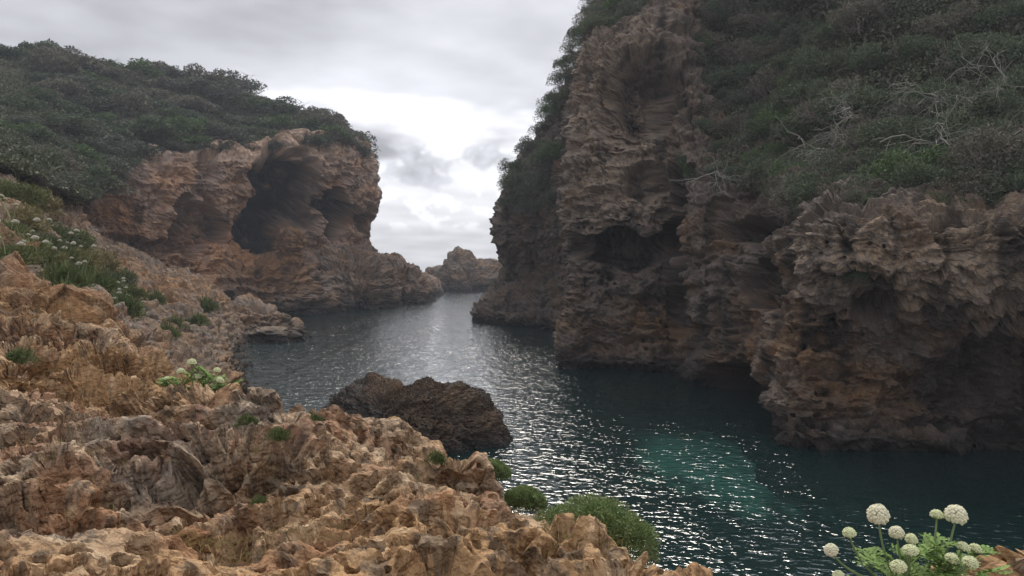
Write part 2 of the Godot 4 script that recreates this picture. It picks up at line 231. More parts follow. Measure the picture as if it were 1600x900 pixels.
# ------------------------------------------------------------------ helpers
func noise(kind: int, freq: float, octaves := 1, sd := 1, fractal := FastNoiseLite.FRACTAL_FBM) -> FastNoiseLite:
	var n := FastNoiseLite.new()
	n.noise_type = kind
	n.seed = sd
	n.frequency = freq
	n.fractal_type = fractal if octaves > 1 else FastNoiseLite.FRACTAL_NONE
	n.fractal_octaves = octaves
	n.cellular_return_type = FastNoiseLite.RETURN_DISTANCE
	return n


func make_noises() -> void:
	var S := FastNoiseLite.TYPE_SIMPLEX_SMOOTH
	var C := FastNoiseLite.TYPE_CELLULAR
	n_warp = noise(S, 0.6, 2, 11)
	n_big = noise(S, 0.09, 3, 12)
	n_lump = noise(S, 0.55, 4, 13)
	n_soft = noise(S, 0.62, 2, 31)
	n_bed = noise(S, 0.8, 4, 14)
	n_block = noise(C, 0.42, 1, 15)
	n_block.cellular_return_type = FastNoiseLite.RETURN_DISTANCE2_SUB
	n_cell = noise(C, 0.5, 1, 33)
	n_cell.cellular_return_type = FastNoiseLite.RETURN_CELL_VALUE
	n_fine = noise(S, 2.6, 4, 16)
	n_ridge = noise(S, 0.75, 4, 17, FastNoiseLite.FRACTAL_RIDGED)
	n_pit_a = noise(C, 1.5, 1, 18)
	n_pit_b = noise(C, 4.2, 1, 19)
	n_pit_c = noise(C, 10.0, 1, 20)
	n_patch = noise(S, 0.33, 2, 21)
	n_tone = noise(S, 0.22, 4, 22)
	n_stain = noise(S, 0.5, 4, 23)
	n_cloud = noise(S, 1.0, 5, 24)
	n_puff = noise(S, 9.0, 5, 25)
	n_wave = noise(S, 1.0, 2, 26)


func named(o: Node3D, called: String, parent: Node = null) -> Node3D:
	if parent == null:
		var k: int = used_names.get(called, 0)
		used_names[called] = k + 1
		o.name = called if k == 0 else "%s_%03d" % [called, k]
		add_child(o)
	else:
		o.name = called
		parent.add_child(o, true)
	return o


func mesh_node(called: String, m: Mesh, mat: Material, parent: Node = null) -> MeshInstance3D:
	var o := MeshInstance3D.new()
	o.mesh = m
	o.material_override = mat
	named(o, called, parent)
	return o


func tag(o: Node, label: String, category := "", group := "", kind := "") -> void:
	o.set_meta("label", label)
	if category:
		o.set_meta("category", category)
	if group:
		o.set_meta("group", group)
	if kind:
		o.set_meta("kind", kind)


func par(n: int, c: Callable) -> void:
	var id := WorkerThreadPool.add_group_task(c, n, -1, true)
	WorkerThreadPool.wait_for_group_task_completion(id)


## rows x cols grid; row_of(i) returns [PackedVector3Array, PackedColorArray]
func grid_mesh(rows: int, cols: int, row_of: Callable, smooth := false, lowest := -1e9, closed := false) -> ArrayMesh:
	var got := []
	got.resize(rows)
	par(rows, func(i: int): got[i] = row_of.call(i))
	var v := PackedVector3Array()
	var c := PackedColorArray()
	for i in rows:
		v.append_array(got[i][0])
		c.append_array(got[i][1])
	var strips := []
	strips.resize(rows - 1)
	par(rows - 1, func(i: int):
		var ix := PackedInt32Array()
		var a := i * cols
		for j in (cols if closed else cols - 1):
			var p := a + j
			var q := a + (j + 1) % cols
			if v[p].y < lowest and v[q].y < lowest and v[p + cols].y < lowest and v[q + cols].y < lowest:
				continue
			ix.append(p); ix.append(p + cols); ix.append(q)
			ix.append(q); ix.append(p + cols); ix.append(q + cols)
		strips[i] = ix)
	var index := PackedInt32Array()
	for s in strips:
		index.append_array(s)
	var arrays := []
	arrays.resize(Mesh.ARRAY_MAX)
	arrays[Mesh.ARRAY_VERTEX] = v
	if c.size() == v.size():
		arrays[Mesh.ARRAY_COLOR] = c
	if smooth:
		var nn := PackedVector3Array()
		nn.resize(v.size())
		for i in rows:
			for j in cols:
				var at := i * cols + j
				var du: Vector3 = v[mini(at + 1, v.size() - 1) if j < cols - 1 else at] - v[at - 1 if j > 0 else at]
				var dv: Vector3 = v[at + cols if i < rows - 1 else at] - v[at - cols if i > 0 else at]
				var n := du.cross(dv).normalized()
				nn[at] = n if n.y > 0.0 else -n
		arrays[Mesh.ARRAY_NORMAL] = nn
	arrays[Mesh.ARRAY_INDEX] = index
	var m := ArrayMesh.new()
	m.add_surface_from_arrays(Mesh.PRIMITIVE_TRIANGLES, arrays)
	return m


func arrays_mesh(v: PackedVector3Array, c: PackedColorArray, ix := PackedInt32Array()) -> ArrayMesh:
	var arrays := []
	arrays.resize(Mesh.ARRAY_MAX)
	arrays[Mesh.ARRAY_VERTEX] = v
	arrays[Mesh.ARRAY_COLOR] = c
	if ix.size():
		arrays[Mesh.ARRAY_INDEX] = ix
	var m := ArrayMesh.new()
	m.add_surface_from_arrays(Mesh.PRIMITIVE_TRIANGLES, arrays)
	return m


func noise_texture(freq: float, octaves: int, sd: int, size: int, low: float, high: float, kind := FastNoiseLite.TYPE_SIMPLEX_SMOOTH, fractal := FastNoiseLite.FRACTAL_FBM) -> ImageTexture:
	var n := noise(kind, freq, octaves, sd, fractal)
	var im := n.get_seamless_image(size, size, false, false, 0.12)
	im.convert(Image.FORMAT_L8)
	var d := im.get_data()
	for i in d.size():
		d[i] = int(255.0 * lerpf(low, high, d[i] / 255.0))
	return ImageTexture.create_from_image(Image.create_from_data(size, size, false, Image.FORMAT_L8, d))


func make_materials() -> void:
	mat_rock = StandardMaterial3D.new()
	mat_rock.vertex_color_use_as_albedo = true
	mat_rock.roughness = 0.92
	mat_rock.metallic_specular = 0.3
	mat_rock.albedo_texture = noise_texture(0.02, 5, 5, 512, 0.72, 1.0)
	mat_rock.uv1_triplanar = true
	mat_rock.uv1_world_triplanar = true
	mat_rock.uv1_scale = Vector3(0.9, 0.9, 0.9)
	mat_rock.heightmap_enabled = true
	mat_rock.heightmap_texture = noise_texture(0.03, 5, 6, 512, 0.0, 1.0)
	mat_rock.heightmap_scale = 5.0
	mat_leaf = StandardMaterial3D.new()
	mat_leaf.vertex_color_use_as_albedo = true
	mat_leaf.roughness = 0.75
	mat_leaf.metallic_specular = 0.3
	mat_leaf.backlight_enabled = true
	mat_leaf.backlight = Color(0.45, 0.5, 0.35)
	mat_bark = StandardMaterial3D.new()
	mat_bark.vertex_color_use_as_albedo = true
	mat_bark.roughness = 0.9
	mat_petal = StandardMaterial3D.new()
	mat_petal.vertex_color_use_as_albedo = true
	mat_petal.roughness = 0.8
	mat_petal.metallic_specular = 0.2


# ------------------------------------------------------------------ sky
func make_sky() -> ImageTexture:
	var w := F_SKY_W
	var h := F_SKY_H
	var rows := []
	rows.resize(h)
	par(h, func(y: int):
		var line := PackedFloat32Array()
		line.resize(w * 3)
		var el := PI * (0.5 - (y + 0.5) / h)
		if el < -0.02:
			for x in w:
				line[x * 3] = 0.30; line[x * 3 + 1] = 0.31; line[x * 3 + 2] = 0.33
			rows[y] = line
			return
		var ce := cos(el)
		var se := sin(el)
		var deg := rad_to_deg(el)
		for x in w:
			var az := TAU * (x + 0.5) / w
			var d := Vector3(sin(az) * ce, se, -cos(az) * ce)
			var c := sky_color(d, deg)
			line[x * 3] = c.x; line[x * 3 + 1] = c.y; line[x * 3 + 2] = c.z
		rows[y] = line)
	var all := PackedFloat32Array()
	for r in rows:
		all.append_array(r)
	return ImageTexture.create_from_image(Image.create_from_data(w, h, false, Image.FORMAT_RGBF, all.to_byte_array()))


func sky_color(d: Vector3, deg: float) -> Vector3:
	# a bright veil low down, a grey deck above it with streaks that run with the horizon, small clouds in the gap
	var k := 1.0 / (maxf(d.y, 0.0) + 0.11)
	var px := d.x * k
	var pz := d.z * k
	var big := n_cloud.get_noise_2d(px * 0.42 + 3.1, pz * 0.42 + 7.3)
	var small := n_cloud.get_noise_2d(px * 1.5 + 13.0, pz * 1.5 + 1.0)
	var glow := pow(maxf(d.dot(sun_dir), 0.0), 9.0)
	var deck := 0.315 + 0.30 * big + 0.10 * small + 0.4 * glow
	var bright := minf(0.62 + 0.14 * small + 0.12 * smoothstep(2.0, 6.0, deg) + 0.1 * big, 0.85)
	var edge := 10.0 + 4.0 * big + 1.4 * small
	var up := smoothstep(edge - 1.6, edge + 1.0, deg)
	var v := lerpf(bright, deck, up)
	var tint := Vector3(0.985, 0.995, 1.03).lerp(Vector3(0.975, 0.985, 1.06), up)
	if deg < 13.0:
		# white heaps low over the sea and darker scraps above them
		var az := atan2(d.x, -d.z)
		var q := n_puff.get_noise_2d(az * 2.4 + 5.0, deg * 0.06 + 2.0)
		var heap := smoothstep(0.0, 0.12, q) * smoothstep(2.2, 3.2, deg) * (1.0 - smoothstep(4.8, 6.4, deg))
		v = lerpf(v, 0.9, heap * 0.7)
		var s := n_puff.get_noise_2d(az * 3.2 + 40.0, deg * 0.075 + 11.0)
		var body := -1.0
		for b in [[-0.118, 7.0, 0.042, 1.3], [-0.125, 7.9, 0.024, 1.0], [-0.033, 7.9, 0.036, 0.9], [0.62, 7.6, 0.06, 1.2], [-0.9, 7.8, 0.07, 1.2], [2.2, 8.0, 0.08, 1.4], [-2.4, 7.4, 0.07, 1.2]]:
			var e := Vector2((az - b[0]) / b[2], (deg - b[1]) / b[3]).length()
			body = maxf(body, 1.0 - e)
		var scrap := smoothstep(-0.15, 0.42, body + s * 0.9)
		v = lerpf(v, 0.40 + 0.25 * s, scrap * 0.8)
		tint = tint.lerp(Vector3(0.97, 0.985, 1.06), scrap)
	# an overcast sky grows brighter towards the zenith
	return tint * v * 0.54 * (1.0 + 2.9 * d.y)


# ------------------------------------------------------------------ ground
func make_ground_table() -> void:
	for g in GROUND:
		var p: Array = g[1]
		var t := PackedFloat32Array()
		t.resize(401)
		for i in 401:
			var d := 0.4 * exp(log(140.0 / 0.4) * i / 400.0)
			var k := 0
			while k < p.size() / 2 - 2 and d > p[k * 2 + 2]:
				k += 1
			var f: float = clampf((d - p[k * 2]) / (p[k * 2 + 2] - p[k * 2]), 0.0, 1.0)
			t[i] = lerpf(p[k * 2 + 1], p[k * 2 + 3], f)
		var s := t.duplicate()
		for i in range(2, 399):
			s[i] = (t[i - 2] + t[i - 1] * 2.0 + t[i] * 3.0 + t[i + 1] * 2.0 + t[i + 2]) / 9.0
		ground_table.append(s)


func ground_height(t: float, d: float) -> float:
	var k := 0
	while k < GROUND.size() - 2 and t > GROUND[k + 1][0]:
		k += 1
	var f: float = smoothstep(0.0, 1.0, (t - GROUND[k][0]) / (GROUND[k + 1][0] - GROUND[k][0]))
	var at := clampf(log(d / 0.4) / log(140.0 / 0.4) * 400.0, 0.0, 399.99)
	var i := int(at)
	var a: PackedFloat32Array = ground_table[k]
	var b: PackedFloat32Array = ground_table[k + 1]
	return lerpf(lerpf(a[i], a[i + 1], at - i), lerpf(b[i], b[i + 1], at - i), f)


## the worn limestone surface without its pits: x over depth and depth give a point
func ground_point(t: float, d: float) -> Vector3:
	var x := t * d
	var z := -d
	var y := ground_height(t, d)
	var wx := x + 0.40 * n_warp.get_noise_2d(x, z)
	var wz := z + 0.40 * n_warp.get_noise_2d(x + 37.0, z + 91.0)
	var far := smoothstep(9.0, 18.0, d)
	var lump := n_soft.get_noise_3d(wx, y * 1.5, wz * 1.25)
	var big := n_soft.get_noise_3d(x * 0.45 + 11.0, y, z * 0.55)
	var h := 0.34 * lump + 0.28 * big
	# plates with broken edges
	var th := h / 0.13 + 0.8 * n_warp.get_noise_2d(x * 0.9 + 5.0, z * 0.9)
	var fl := floorf(th)
	var fr := th - fl
	var plate := smoothstep(-0.1, 0.25, n_patch.get_noise_2d(x * 0.8 - 30.0, z * 0.8))
	h = lerpf(h, (fl + smoothstep(0.15, 0.5, fr)) * 0.13, 0.7 * plate)
	var wet := smoothstep(-0.4, 0.8, y)
	var lip := (0.26 * lump + 0.12 * big - plate * 0.07 * (1.0 - smoothstep(0.0, 0.4, fr))) * wet * (1.0 + far)
	var near := smoothstep(0.4, 2.0, d)
	y -= 0.8 * smoothstep(16.0, 19.0, d)
	return Vector3(x, y + h * lerpf(0.4, 1.0, wet), z + lip * near)


## depth of the round solution pits in the limestone at a point
func pits(p: Vector3, d: float) -> float:
	var w := Vector3(n_warp.get_noise_3dv(p * 1.3), n_warp.get_noise_3dv(p * 1.3 + Vector3(9, 4, 2)), n_warp.get_noise_3dv(p * 1.3 + Vector3(1, 8, 5))) * 0.10
	var q := p + w
	var patch := n_patch.get_noise_3dv(p * 0.9)
	var fine := n_patch.get_noise_3dv(p * 2.6 + Vector3(40, 0, 0))
	var deep := 0.0
	var c := n_pit_a.get_noise_3d(q.x * 0.85, q.y * 1.1, q.z * 0.85) + 1.0
	var r := 0.39 + 0.42 * patch
	if c < r:
		deep += 0.42 * smoothstep(0.0, 0.45, 1.0 - c / r) * minf(r * 1.6, 1.0)
	c = n_pit_a.get_noise_3d(q.x * 0.42 + 30.0, q.y * 0.7, q.z * 0.5) + 1.0
	r = 0.33 + 0.35 * fine
	if c < r:
		deep += 0.24 * smoothstep(0.0, 0.45, 1.0 - c / r) * minf(r * 2.4, 1.0)
	c = n_pit_b.get_noise_3d(q.x * 0.95, q.y * 1.1, q.z * 0.95) + 1.0
	r = 0.51 + 0.42 * fine
	if c < r:
		deep += 0.25 * smoothstep(0.0, 0.36, 1.0 - c / r) * minf(r * 1.8, 1.0)
	if d < 13.0:
		c = n_pit_c.get_noise_3dv(q) + 1.0
		r = 0.47 - 0.3 * fine + 0.3 * patch
		if c < r:
			deep += 0.11 * smoothstep(0.0, 0.36, 1.0 - c / r)
	return deep


func rock_tone(p: Vector3, warm: float, pale: float) -> Color:
	# warm 0..1: grey to ochre and red; pale 0..1
	var a := n_tone.get_noise_3dv(p)
	var b := n_stain.get_noise_3dv(p * 2.3)
	var c := n_fine.get_noise_3dv(p * 1.7)
	var ochre := Vector3(0.40, 0.245, 0.122)
	var red := Vector3(0.27, 0.125, 0.075)
	var grey := Vector3(0.30, 0.265, 0.225)
	var light := Vector3(0.47, 0.36, 0.235)
	var v := grey.lerp(ochre, clampf(warm + a * 0.9 + b * 0.35, 0.0, 1.0))
	v = v.lerp(red, smoothstep(0.12, 0.5, b * 0.9 - a * 0.35 + (warm - 0.5) * 0.5) * 0.5)
	v = v.lerp(light, smoothstep(0.0, 0.55, c + pale - 0.35) * 0.6)
	v *= 1.0 + 0.35 * c
	return Color(clampf(v.x, 0.01, 1), clampf(v.y, 0.01, 1), clampf(v.z, 0.01, 1))


func radial_steps() -> PackedFloat32Array:
	var r := PackedFloat32Array()
	for i in 24:
		r.append(0.5 * pow(2.3 / 0.5, i / 24.0))
	for i in 440:
		r.append(2.3 * pow(17.0 / 2.3, i / 440.0))
	for i in 31:
		r.append(17.0 * pow(20.0 / 17.0, i / 30.0))
	return r


func make_ground() -> void:
	var rad := radial_steps()
	var az := PackedFloat32Array()
	for i in 1221:
		az.append(lerpf(-0.9, 0.95, i / 1220.0))
	var cols := az.size()
	var base := []
	base.resize(rad.size())
	par(rad.size(), func(i: int):
		var p := PackedVector3Array()
		p.resize(cols)
		for j in cols:
			p[j] = ground_point(az[j], rad[i])
		base[i] = p)
	var m := grid_mesh(rad.size(), cols, func(i: int):
		var v := PackedVector3Array()
		var c := PackedColorArray()
		v.resize(cols)
		c.resize(cols)
		var here: PackedVector3Array = base[i]
		var before: PackedVector3Array = base[maxi(i - 8, 0)]
		var after: PackedVector3Array = base[mini(i + 8, rad.size() - 1)]
		for j in cols:
			var n := (here[mini(j + 18, cols - 1)] - here[maxi(j - 18, 0)]).cross(after[j] - before[j]).normalized()
			var p := here[j]
			p += n * (0.045 * n_fine.get_noise_3dv(p) + 0.028 * n_fine.get_noise_3dv(p * 3.1) + 0.026 * n_ridge.get_noise_3dv(p * 2.4) + 0.016 * n_ridge.get_noise_3dv(p * 7.0 + Vector3(3, 9, 1)) - pits(p, rad[i]) * smoothstep(0.5, 2.0, rad[i]) * smoothstep(0.45, 0.8, absf(n.y)))
			v[j] = p
			var warm := lerpf(0.86, 0.40, smoothstep(9.0, 30.0, rad[i]))
			warm -= 0.28 * smoothstep(0.2, 0.4, n_patch.get_noise_2d(p.x * 0.7 + 20.0, p.z * 0.7 - 7.0))
			var k := rock_tone(p, warm, 0.36) * 1.16
			k = k.lerp(Color(0.10, 0.085, 0.07), 0.65 * smoothstep(0.16, 0.34, n_fine.get_noise_3dv(p * 2.2 + Vector3(70, 0, 0)) + 0.25 * n_patch.get_noise_3dv(p * 1.3)))
			if p.y < 1.2:
				var s := smoothstep(1.1, 0.3, p.y + 0.5 * n_stain.get_noise_3dv(p))
				k = k.lerp(Color(0.035, 0.032, 0.028), s)
			c[j] = k
		return [v, c], false, -1.0)
	var o := mesh_node("rocky_ground", m, mat_rock)
	tag(o, "pitted ochre limestone shore in the foreground rising to the slope beside the cove", "ground", "", "structure")


func make_shore() -> void:
	var style: Dictionary = {"scale": 0.62, "side": 1.0, "blocks": 0.8, "beds": 0.30, "ragged": 0.5, "warm": 0.32, "pale": 0.22, "tone": Vector3(0.92, 0.86, 0.82), "streaks": 0.3, "tide": 0.9, "column": 9,
		"zones": [{"at": Vector3(-9, 6, -14), "r": Vector3(6, 6, 7), "warm": 0.5}, {"at": Vector3(-30, 6, -70), "r": Vector3(10, 6, 20), "warm": 0.3}]}
	var carves := [
		{"at": Vector3(-15.2, 6.0, -27.5), "r": Vector3(1.6, 0.9, 2.0), "deep": 1.1, "edge": 0.4}, {"at": Vector3(-19.0, 7.6, -32.0), "r": Vector3(1.4, 0.8, 2.0), "deep": 0.9, "edge": 0.4},
	]
	var m := cliff_mesh(ctrl(SHORE), 0.0021, 0.0016, carves, style)
	tag(mesh_node("shore_slope", m, mat_rock), "grey and brown rocky slope between the foreground and the ochre cliff", "slope", "", "structure")


func make_seabed() -> void:
	var m := grid_mesh(110, 120, func(i: int):
		var v := PackedVector3Array()
		var c := PackedColorArray()
		var d := 3.0 * pow(470.0 / 3.0, i / 109.0)
		for j in 120:
			var t := lerpf(-1.0, 1.5, j / 119.0)
			var y := minf(ground_height(t, minf(d, 139.0)) - 0.4, -1.4) if d < 120.0 else -8.0
			y = lerpf(y, -3.2, smoothstep(0.0, 0.06, t) * smoothstep(9.0, 16.0, d) * (1.0 - smoothstep(60.0, 90.0, d)))
			var p := Vector3(t * d, y + 0.3 * n_lump.get_noise_2d(t * d * 0.5, d * 0.5), -d)
			v.append(p)
			# sand between dark weed, with the green cast of the water painted in
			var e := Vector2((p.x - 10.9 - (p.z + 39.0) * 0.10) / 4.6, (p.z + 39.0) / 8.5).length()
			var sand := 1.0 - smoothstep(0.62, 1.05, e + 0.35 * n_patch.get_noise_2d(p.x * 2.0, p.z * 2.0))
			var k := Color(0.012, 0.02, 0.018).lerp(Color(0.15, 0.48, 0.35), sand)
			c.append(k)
		return [v, c], true)
	var mat := StandardMaterial3D.new()
	mat.vertex_color_use_as_albedo = true
	mat.roughness = 1.0
	mat.metallic_specular = 0.0
	tag(mesh_node("seabed", m, mat), "dark weedy sea floor with one sandy patch coloured green for the water above", "seabed", "", "structure")


func wave_height(x: float, z: float, d: float) -> float:
	var near := 1.0 - smoothstep(30.0, 160.0, d)
	return 0.03 * n_wave.get_noise_2d(x * 0.5, z * 0.9) + 0.012 * near * n_wave.get_noise_2d(x * 1.8 + 9.0, z * 3.2)


func make_water() -> void:
	var rad := PackedFloat32Array()
	for i in 520:
		rad.append(4.0 * pow(120.0 / 4.0, pow(i / 520.0, 0.85)))
	for i in 81:
		rad.append(120.0 * pow(480.0 / 120.0, i / 80.0))
	var cols := 460
	var m := grid_mesh(rad.size(), cols, func(i: int):
		var v := PackedVector3Array()
		v.resize(cols)
		var d := rad[i]
		for j in cols:
			var t := lerpf(-0.55, 1.3, j / (cols - 1.0)) if d < 120.0 else lerpf(-0.55, 1.3, j / (cols - 1.0))
			v[j] = Vector3(t * d, wave_height(t * d, -d, d), -d)
		return [v, PackedColorArray()], true)
	var mat := StandardMaterial3D.new()
	mat.transparency = BaseMaterial3D.TRANSPARENCY_ALPHA
	mat.albedo_color = Color(Color(0.006, 0.028, 0.027).linear_to_srgb(), 0.5)
	mat.roughness = 0.06
	mat.metallic_specular = 0.5
	mat.uv1_triplanar = true
	mat.uv1_world_triplanar = true
	mat.uv1_scale = Vector3(0.10, 0.10, 0.15)
	mat.heightmap_enabled = true
	mat.heightmap_texture = noise_texture(0.018, 3, 61, 1024, 0.0, 1.0)
	mat.heightmap_scale = 5.0
	tag(mesh_node("water", m, mat), "dark green rippled sea filling the rocky cove", "water", "", "structure")


# ------------------------------------------------------------------ cliffs
func ctrl(a: Array) -> Array:
	var cols := []
	for c in a[0]:
		var col := PackedVector3Array()
		for r in a[1]:
			var k: int = (c * a[1] + r) * 3
			col.append(Vector3(a[2][k], a[2][k + 1], a[2][k + 2]))
		cols.append(col)
	return cols


func spline(p: PackedVector3Array, f: float) -> Vector3:
	var i := clampi(int(f), 0, p.size() - 2)
	var w := f - i
	return p[i].cubic_interpolate(p[i + 1], p[maxi(i - 1, 0)], p[mini(i + 2, p.size() - 1)], w)


func column_at(cols: Array, f: float) -> PackedVector3Array:
	var out := PackedVector3Array()
	for r in cols[0].size():
		var i := clampi(int(f), 0, cols.size() - 2)
		var a: Vector3 = cols[i][r]
		out.append(a.cubic_interpolate(cols[i + 1][r], cols[maxi(i - 1, 0)][r], cols[mini(i + 2, cols.size() - 1)][r], f - i))
	return out


## sample positions along control index, denser where the face is near
func steps_along(line: PackedVector3Array, per_metre_at: float, most := 200) -> PackedFloat32Array:
	var out := PackedFloat32Array()
	for i in line.size() - 1:
		var mid := (line[i] + line[i + 1]) * 0.5
		var n := clampi(int(line[i].distance_to(line[i + 1]) / (maxf(mid.length(), 12.0) * per_metre_at)), 3, most)
		for k in n:
			out.append(i + k / float(n))
	out.append(line.size() - 1.0)
	return out


func cliff_mesh(cols: Array, du: float, dv: float, carves: Array, style: Dictionary) -> ArrayMesh:
	var mid_line := PackedVector3Array()
	for c in cols:
		mid_line.append(c[c.size() / 2])
	var us := steps_along(mid_line, du)
	var vs := steps_along(cols[style.column], dv, 120)
	var base := []
	base.resize(us.size())
	par(us.size(), func(i: int):
		var col := column_at(cols, us[i])
		var p := PackedVector3Array()
		p.resize(vs.size())
		for j in vs.size():
			p[j] = spline(col, vs[j])
		base[i] = p)
	var nu := us.size()
	var nv := vs.size()
	return grid_mesh(nu, nv, func(i: int):
		var v := PackedVector3Array()
		var c := PackedColorArray()
		v.resize(nv)
		c.resize(nv)
		var here: PackedVector3Array = base[i]
		var before: PackedVector3Array = base[maxi(i - 3, 0)]
		var after: PackedVector3Array = base[mini(i + 3, nu - 1)]
		for j in nv:
			var n := (after[j] - before[j]).cross(here[mini(j + 3, nv - 1)] - here[maxi(j - 3, 0)])
			n = n.normalized() * style.side
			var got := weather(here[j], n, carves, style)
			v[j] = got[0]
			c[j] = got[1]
		return [v, c])


func weather(p0: Vector3, n: Vector3, carves: Array, style: Dictionary) -> Array:
	var s: float = style.scale
	var q := p0 / s
	var wv := Vector3(n_warp.get_noise_3dv(q * 0.5), n_warp.get_noise_3dv(q * 0.5 + Vector3(31, 7, 3)), n_warp.get_noise_3dv(q * 0.5 + Vector3(5, 77, 13)))
	var wq: Vector3 = p0 + wv * style.ragged
	var dark := 0.0
	var cut := 0.0
	for k in carves:
		var e: Vector3 = (wq - k.at) / k.r
		var f := 1.0 - e.length_squared()
		if f > 0.0:
			f = smoothstep(0.0, k.get("edge", 0.5), f)
			cut += f * k.deep
			if k.has("stain_shade"):
				dark = minf(maxf(dark, f * k.stain_shade), 1.0)  # hollows darken with the cut: black stain plus painted shade
	var p := p0 - n * cut
	q = p / s
	var squash: float = style.get("squash", 1.6)
	var macro: float = style.get("macro", 1.0)
	var out := macro * 1.1 * n_big.get_noise_3dv(q * 1.4)
	out += macro * 0.40 * n_soft.get_noise_3dv(q * 0.7)
	# beds: hard layers stand out
	var bed := n_bed.get_noise_3d(q.x * 0.16 + wv.x * 0.3, q.y * 1.1 + wv.y * 0.5, q.z * 0.16)
	out += style.beds * smoothstep(-0.12, 0.12, bed) - style.beds * 0.5 + style.beds * 0.6 * bed
	# knobs and blocks, creased where they meet
	var patch := n_patch.get_noise_3dv(q * 0.7)
	var c := n_pit_a.get_noise_3d(q.x * 0.34 + wv.x * 0.22, q.y * 0.34 * squash + wv.y * 0.22, q.z * 0.34 + wv.z * 0.22) + 1.0
	out += macro * (0.42 - 0.95 * c * c)
	c = n_pit_a.get_noise_3d(q.x * 1.05 + wv.x * 0.4 + 9.0, q.y * squash + wv.y * 0.3, q.z * 1.05) + 1.0
	out += 0.16 - 0.36 * c * c
	c = n_pit_b.get_noise_3d(q.x * 0.8, q.y * 0.8 * squash, q.z * 0.8) + 1.0
	out -= 0.15 * c * c
	# broken blocks: each stands out by its own amount, with sharp edges
	var blocks: float = style.get("blocks", 0.0)
	if blocks > 0.0:
		out += blocks * 0.26 * n_cell.get_noise_3d(q.x * 0.75 + wv.x * 0.35, q.y * 1.25 + wv.y * 0.25, q.z * 0.75 + wv.z * 0.35)
		out += blocks * 0.13 * n_cell.get_noise_3d(q.x * 2.3 + wv.x * 0.5 + 7.0, q.y * 4.0 + wv.y * 0.5, q.z * 2.3)
	# joints
	var joint := n_block.get_noise_3d(q.x * 0.6 + wv.x * 0.5, q.y * style.get("joint", 0.5 * squash) + wv.y * 0.5, q.z * 0.6 + wv.z * 0.5) + 1.0
	out -= 0.35 * (1.0 - smoothstep(0.0, 0.16, joint))
	# holes
	c = n_pit_b.get_noise_3d(q.x * 0.42 + wv.x * 0.3, q.y * 0.55, q.z * 0.42 + 20.0) + 1.0
	var r := 0.55 * patch + 0.12
	if c < r:
		out -= 0.5 * smoothstep(0.0, 0.5, 1.0 - c / r)
	var rough: float = style.get("rough", 1.0)
	out += rough * (0.10 * n_fine.get_noise_3dv(q) + 0.07 * n_fine.get_noise_3dv(q * 2.7))
	var at := p + n * out * s
	# colour: rock and growth, plus shade painted into the hollows
	var warm: float = style.warm
	var pale: float = style.pale
	for z in style.zones:
		var e: Vector3 = (wq - z.at) / z.r
		var f := clampf(1.0 - e.length_squared(), 0.0, 1.0)
		warm += f * z.warm
		pale += f * z.get("pale", 0.0)
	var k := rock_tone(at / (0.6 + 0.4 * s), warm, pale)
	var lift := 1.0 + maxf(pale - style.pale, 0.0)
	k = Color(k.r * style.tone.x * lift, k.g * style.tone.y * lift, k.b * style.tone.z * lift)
	# dark water streaks run down the face
	var streak := n_stain.get_noise_3d(at.x * 1.1 / s, at.y * 0.12 / s, at.z * 1.1 / s) + 0.35 * patch
	k = k.lerp(Color(0.05, 0.045, 0.04), smoothstep(0.14, 0.42, streak) * style.streaks)
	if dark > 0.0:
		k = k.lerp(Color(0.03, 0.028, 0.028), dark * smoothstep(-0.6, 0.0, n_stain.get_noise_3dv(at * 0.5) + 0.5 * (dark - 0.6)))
	# black band of sea lichen over the waterline
	var tide := 0.0 if style.tide <= 0.0 else smoothstep(style.tide * 1.5, style.tide * 0.4, at.y + 0.8 * n_stain.get_noise_3dv(at * 0.6))
	k = k.lerp(Color(0.03, 0.029, 0.026), tide * 0.9)
	return [at, k]


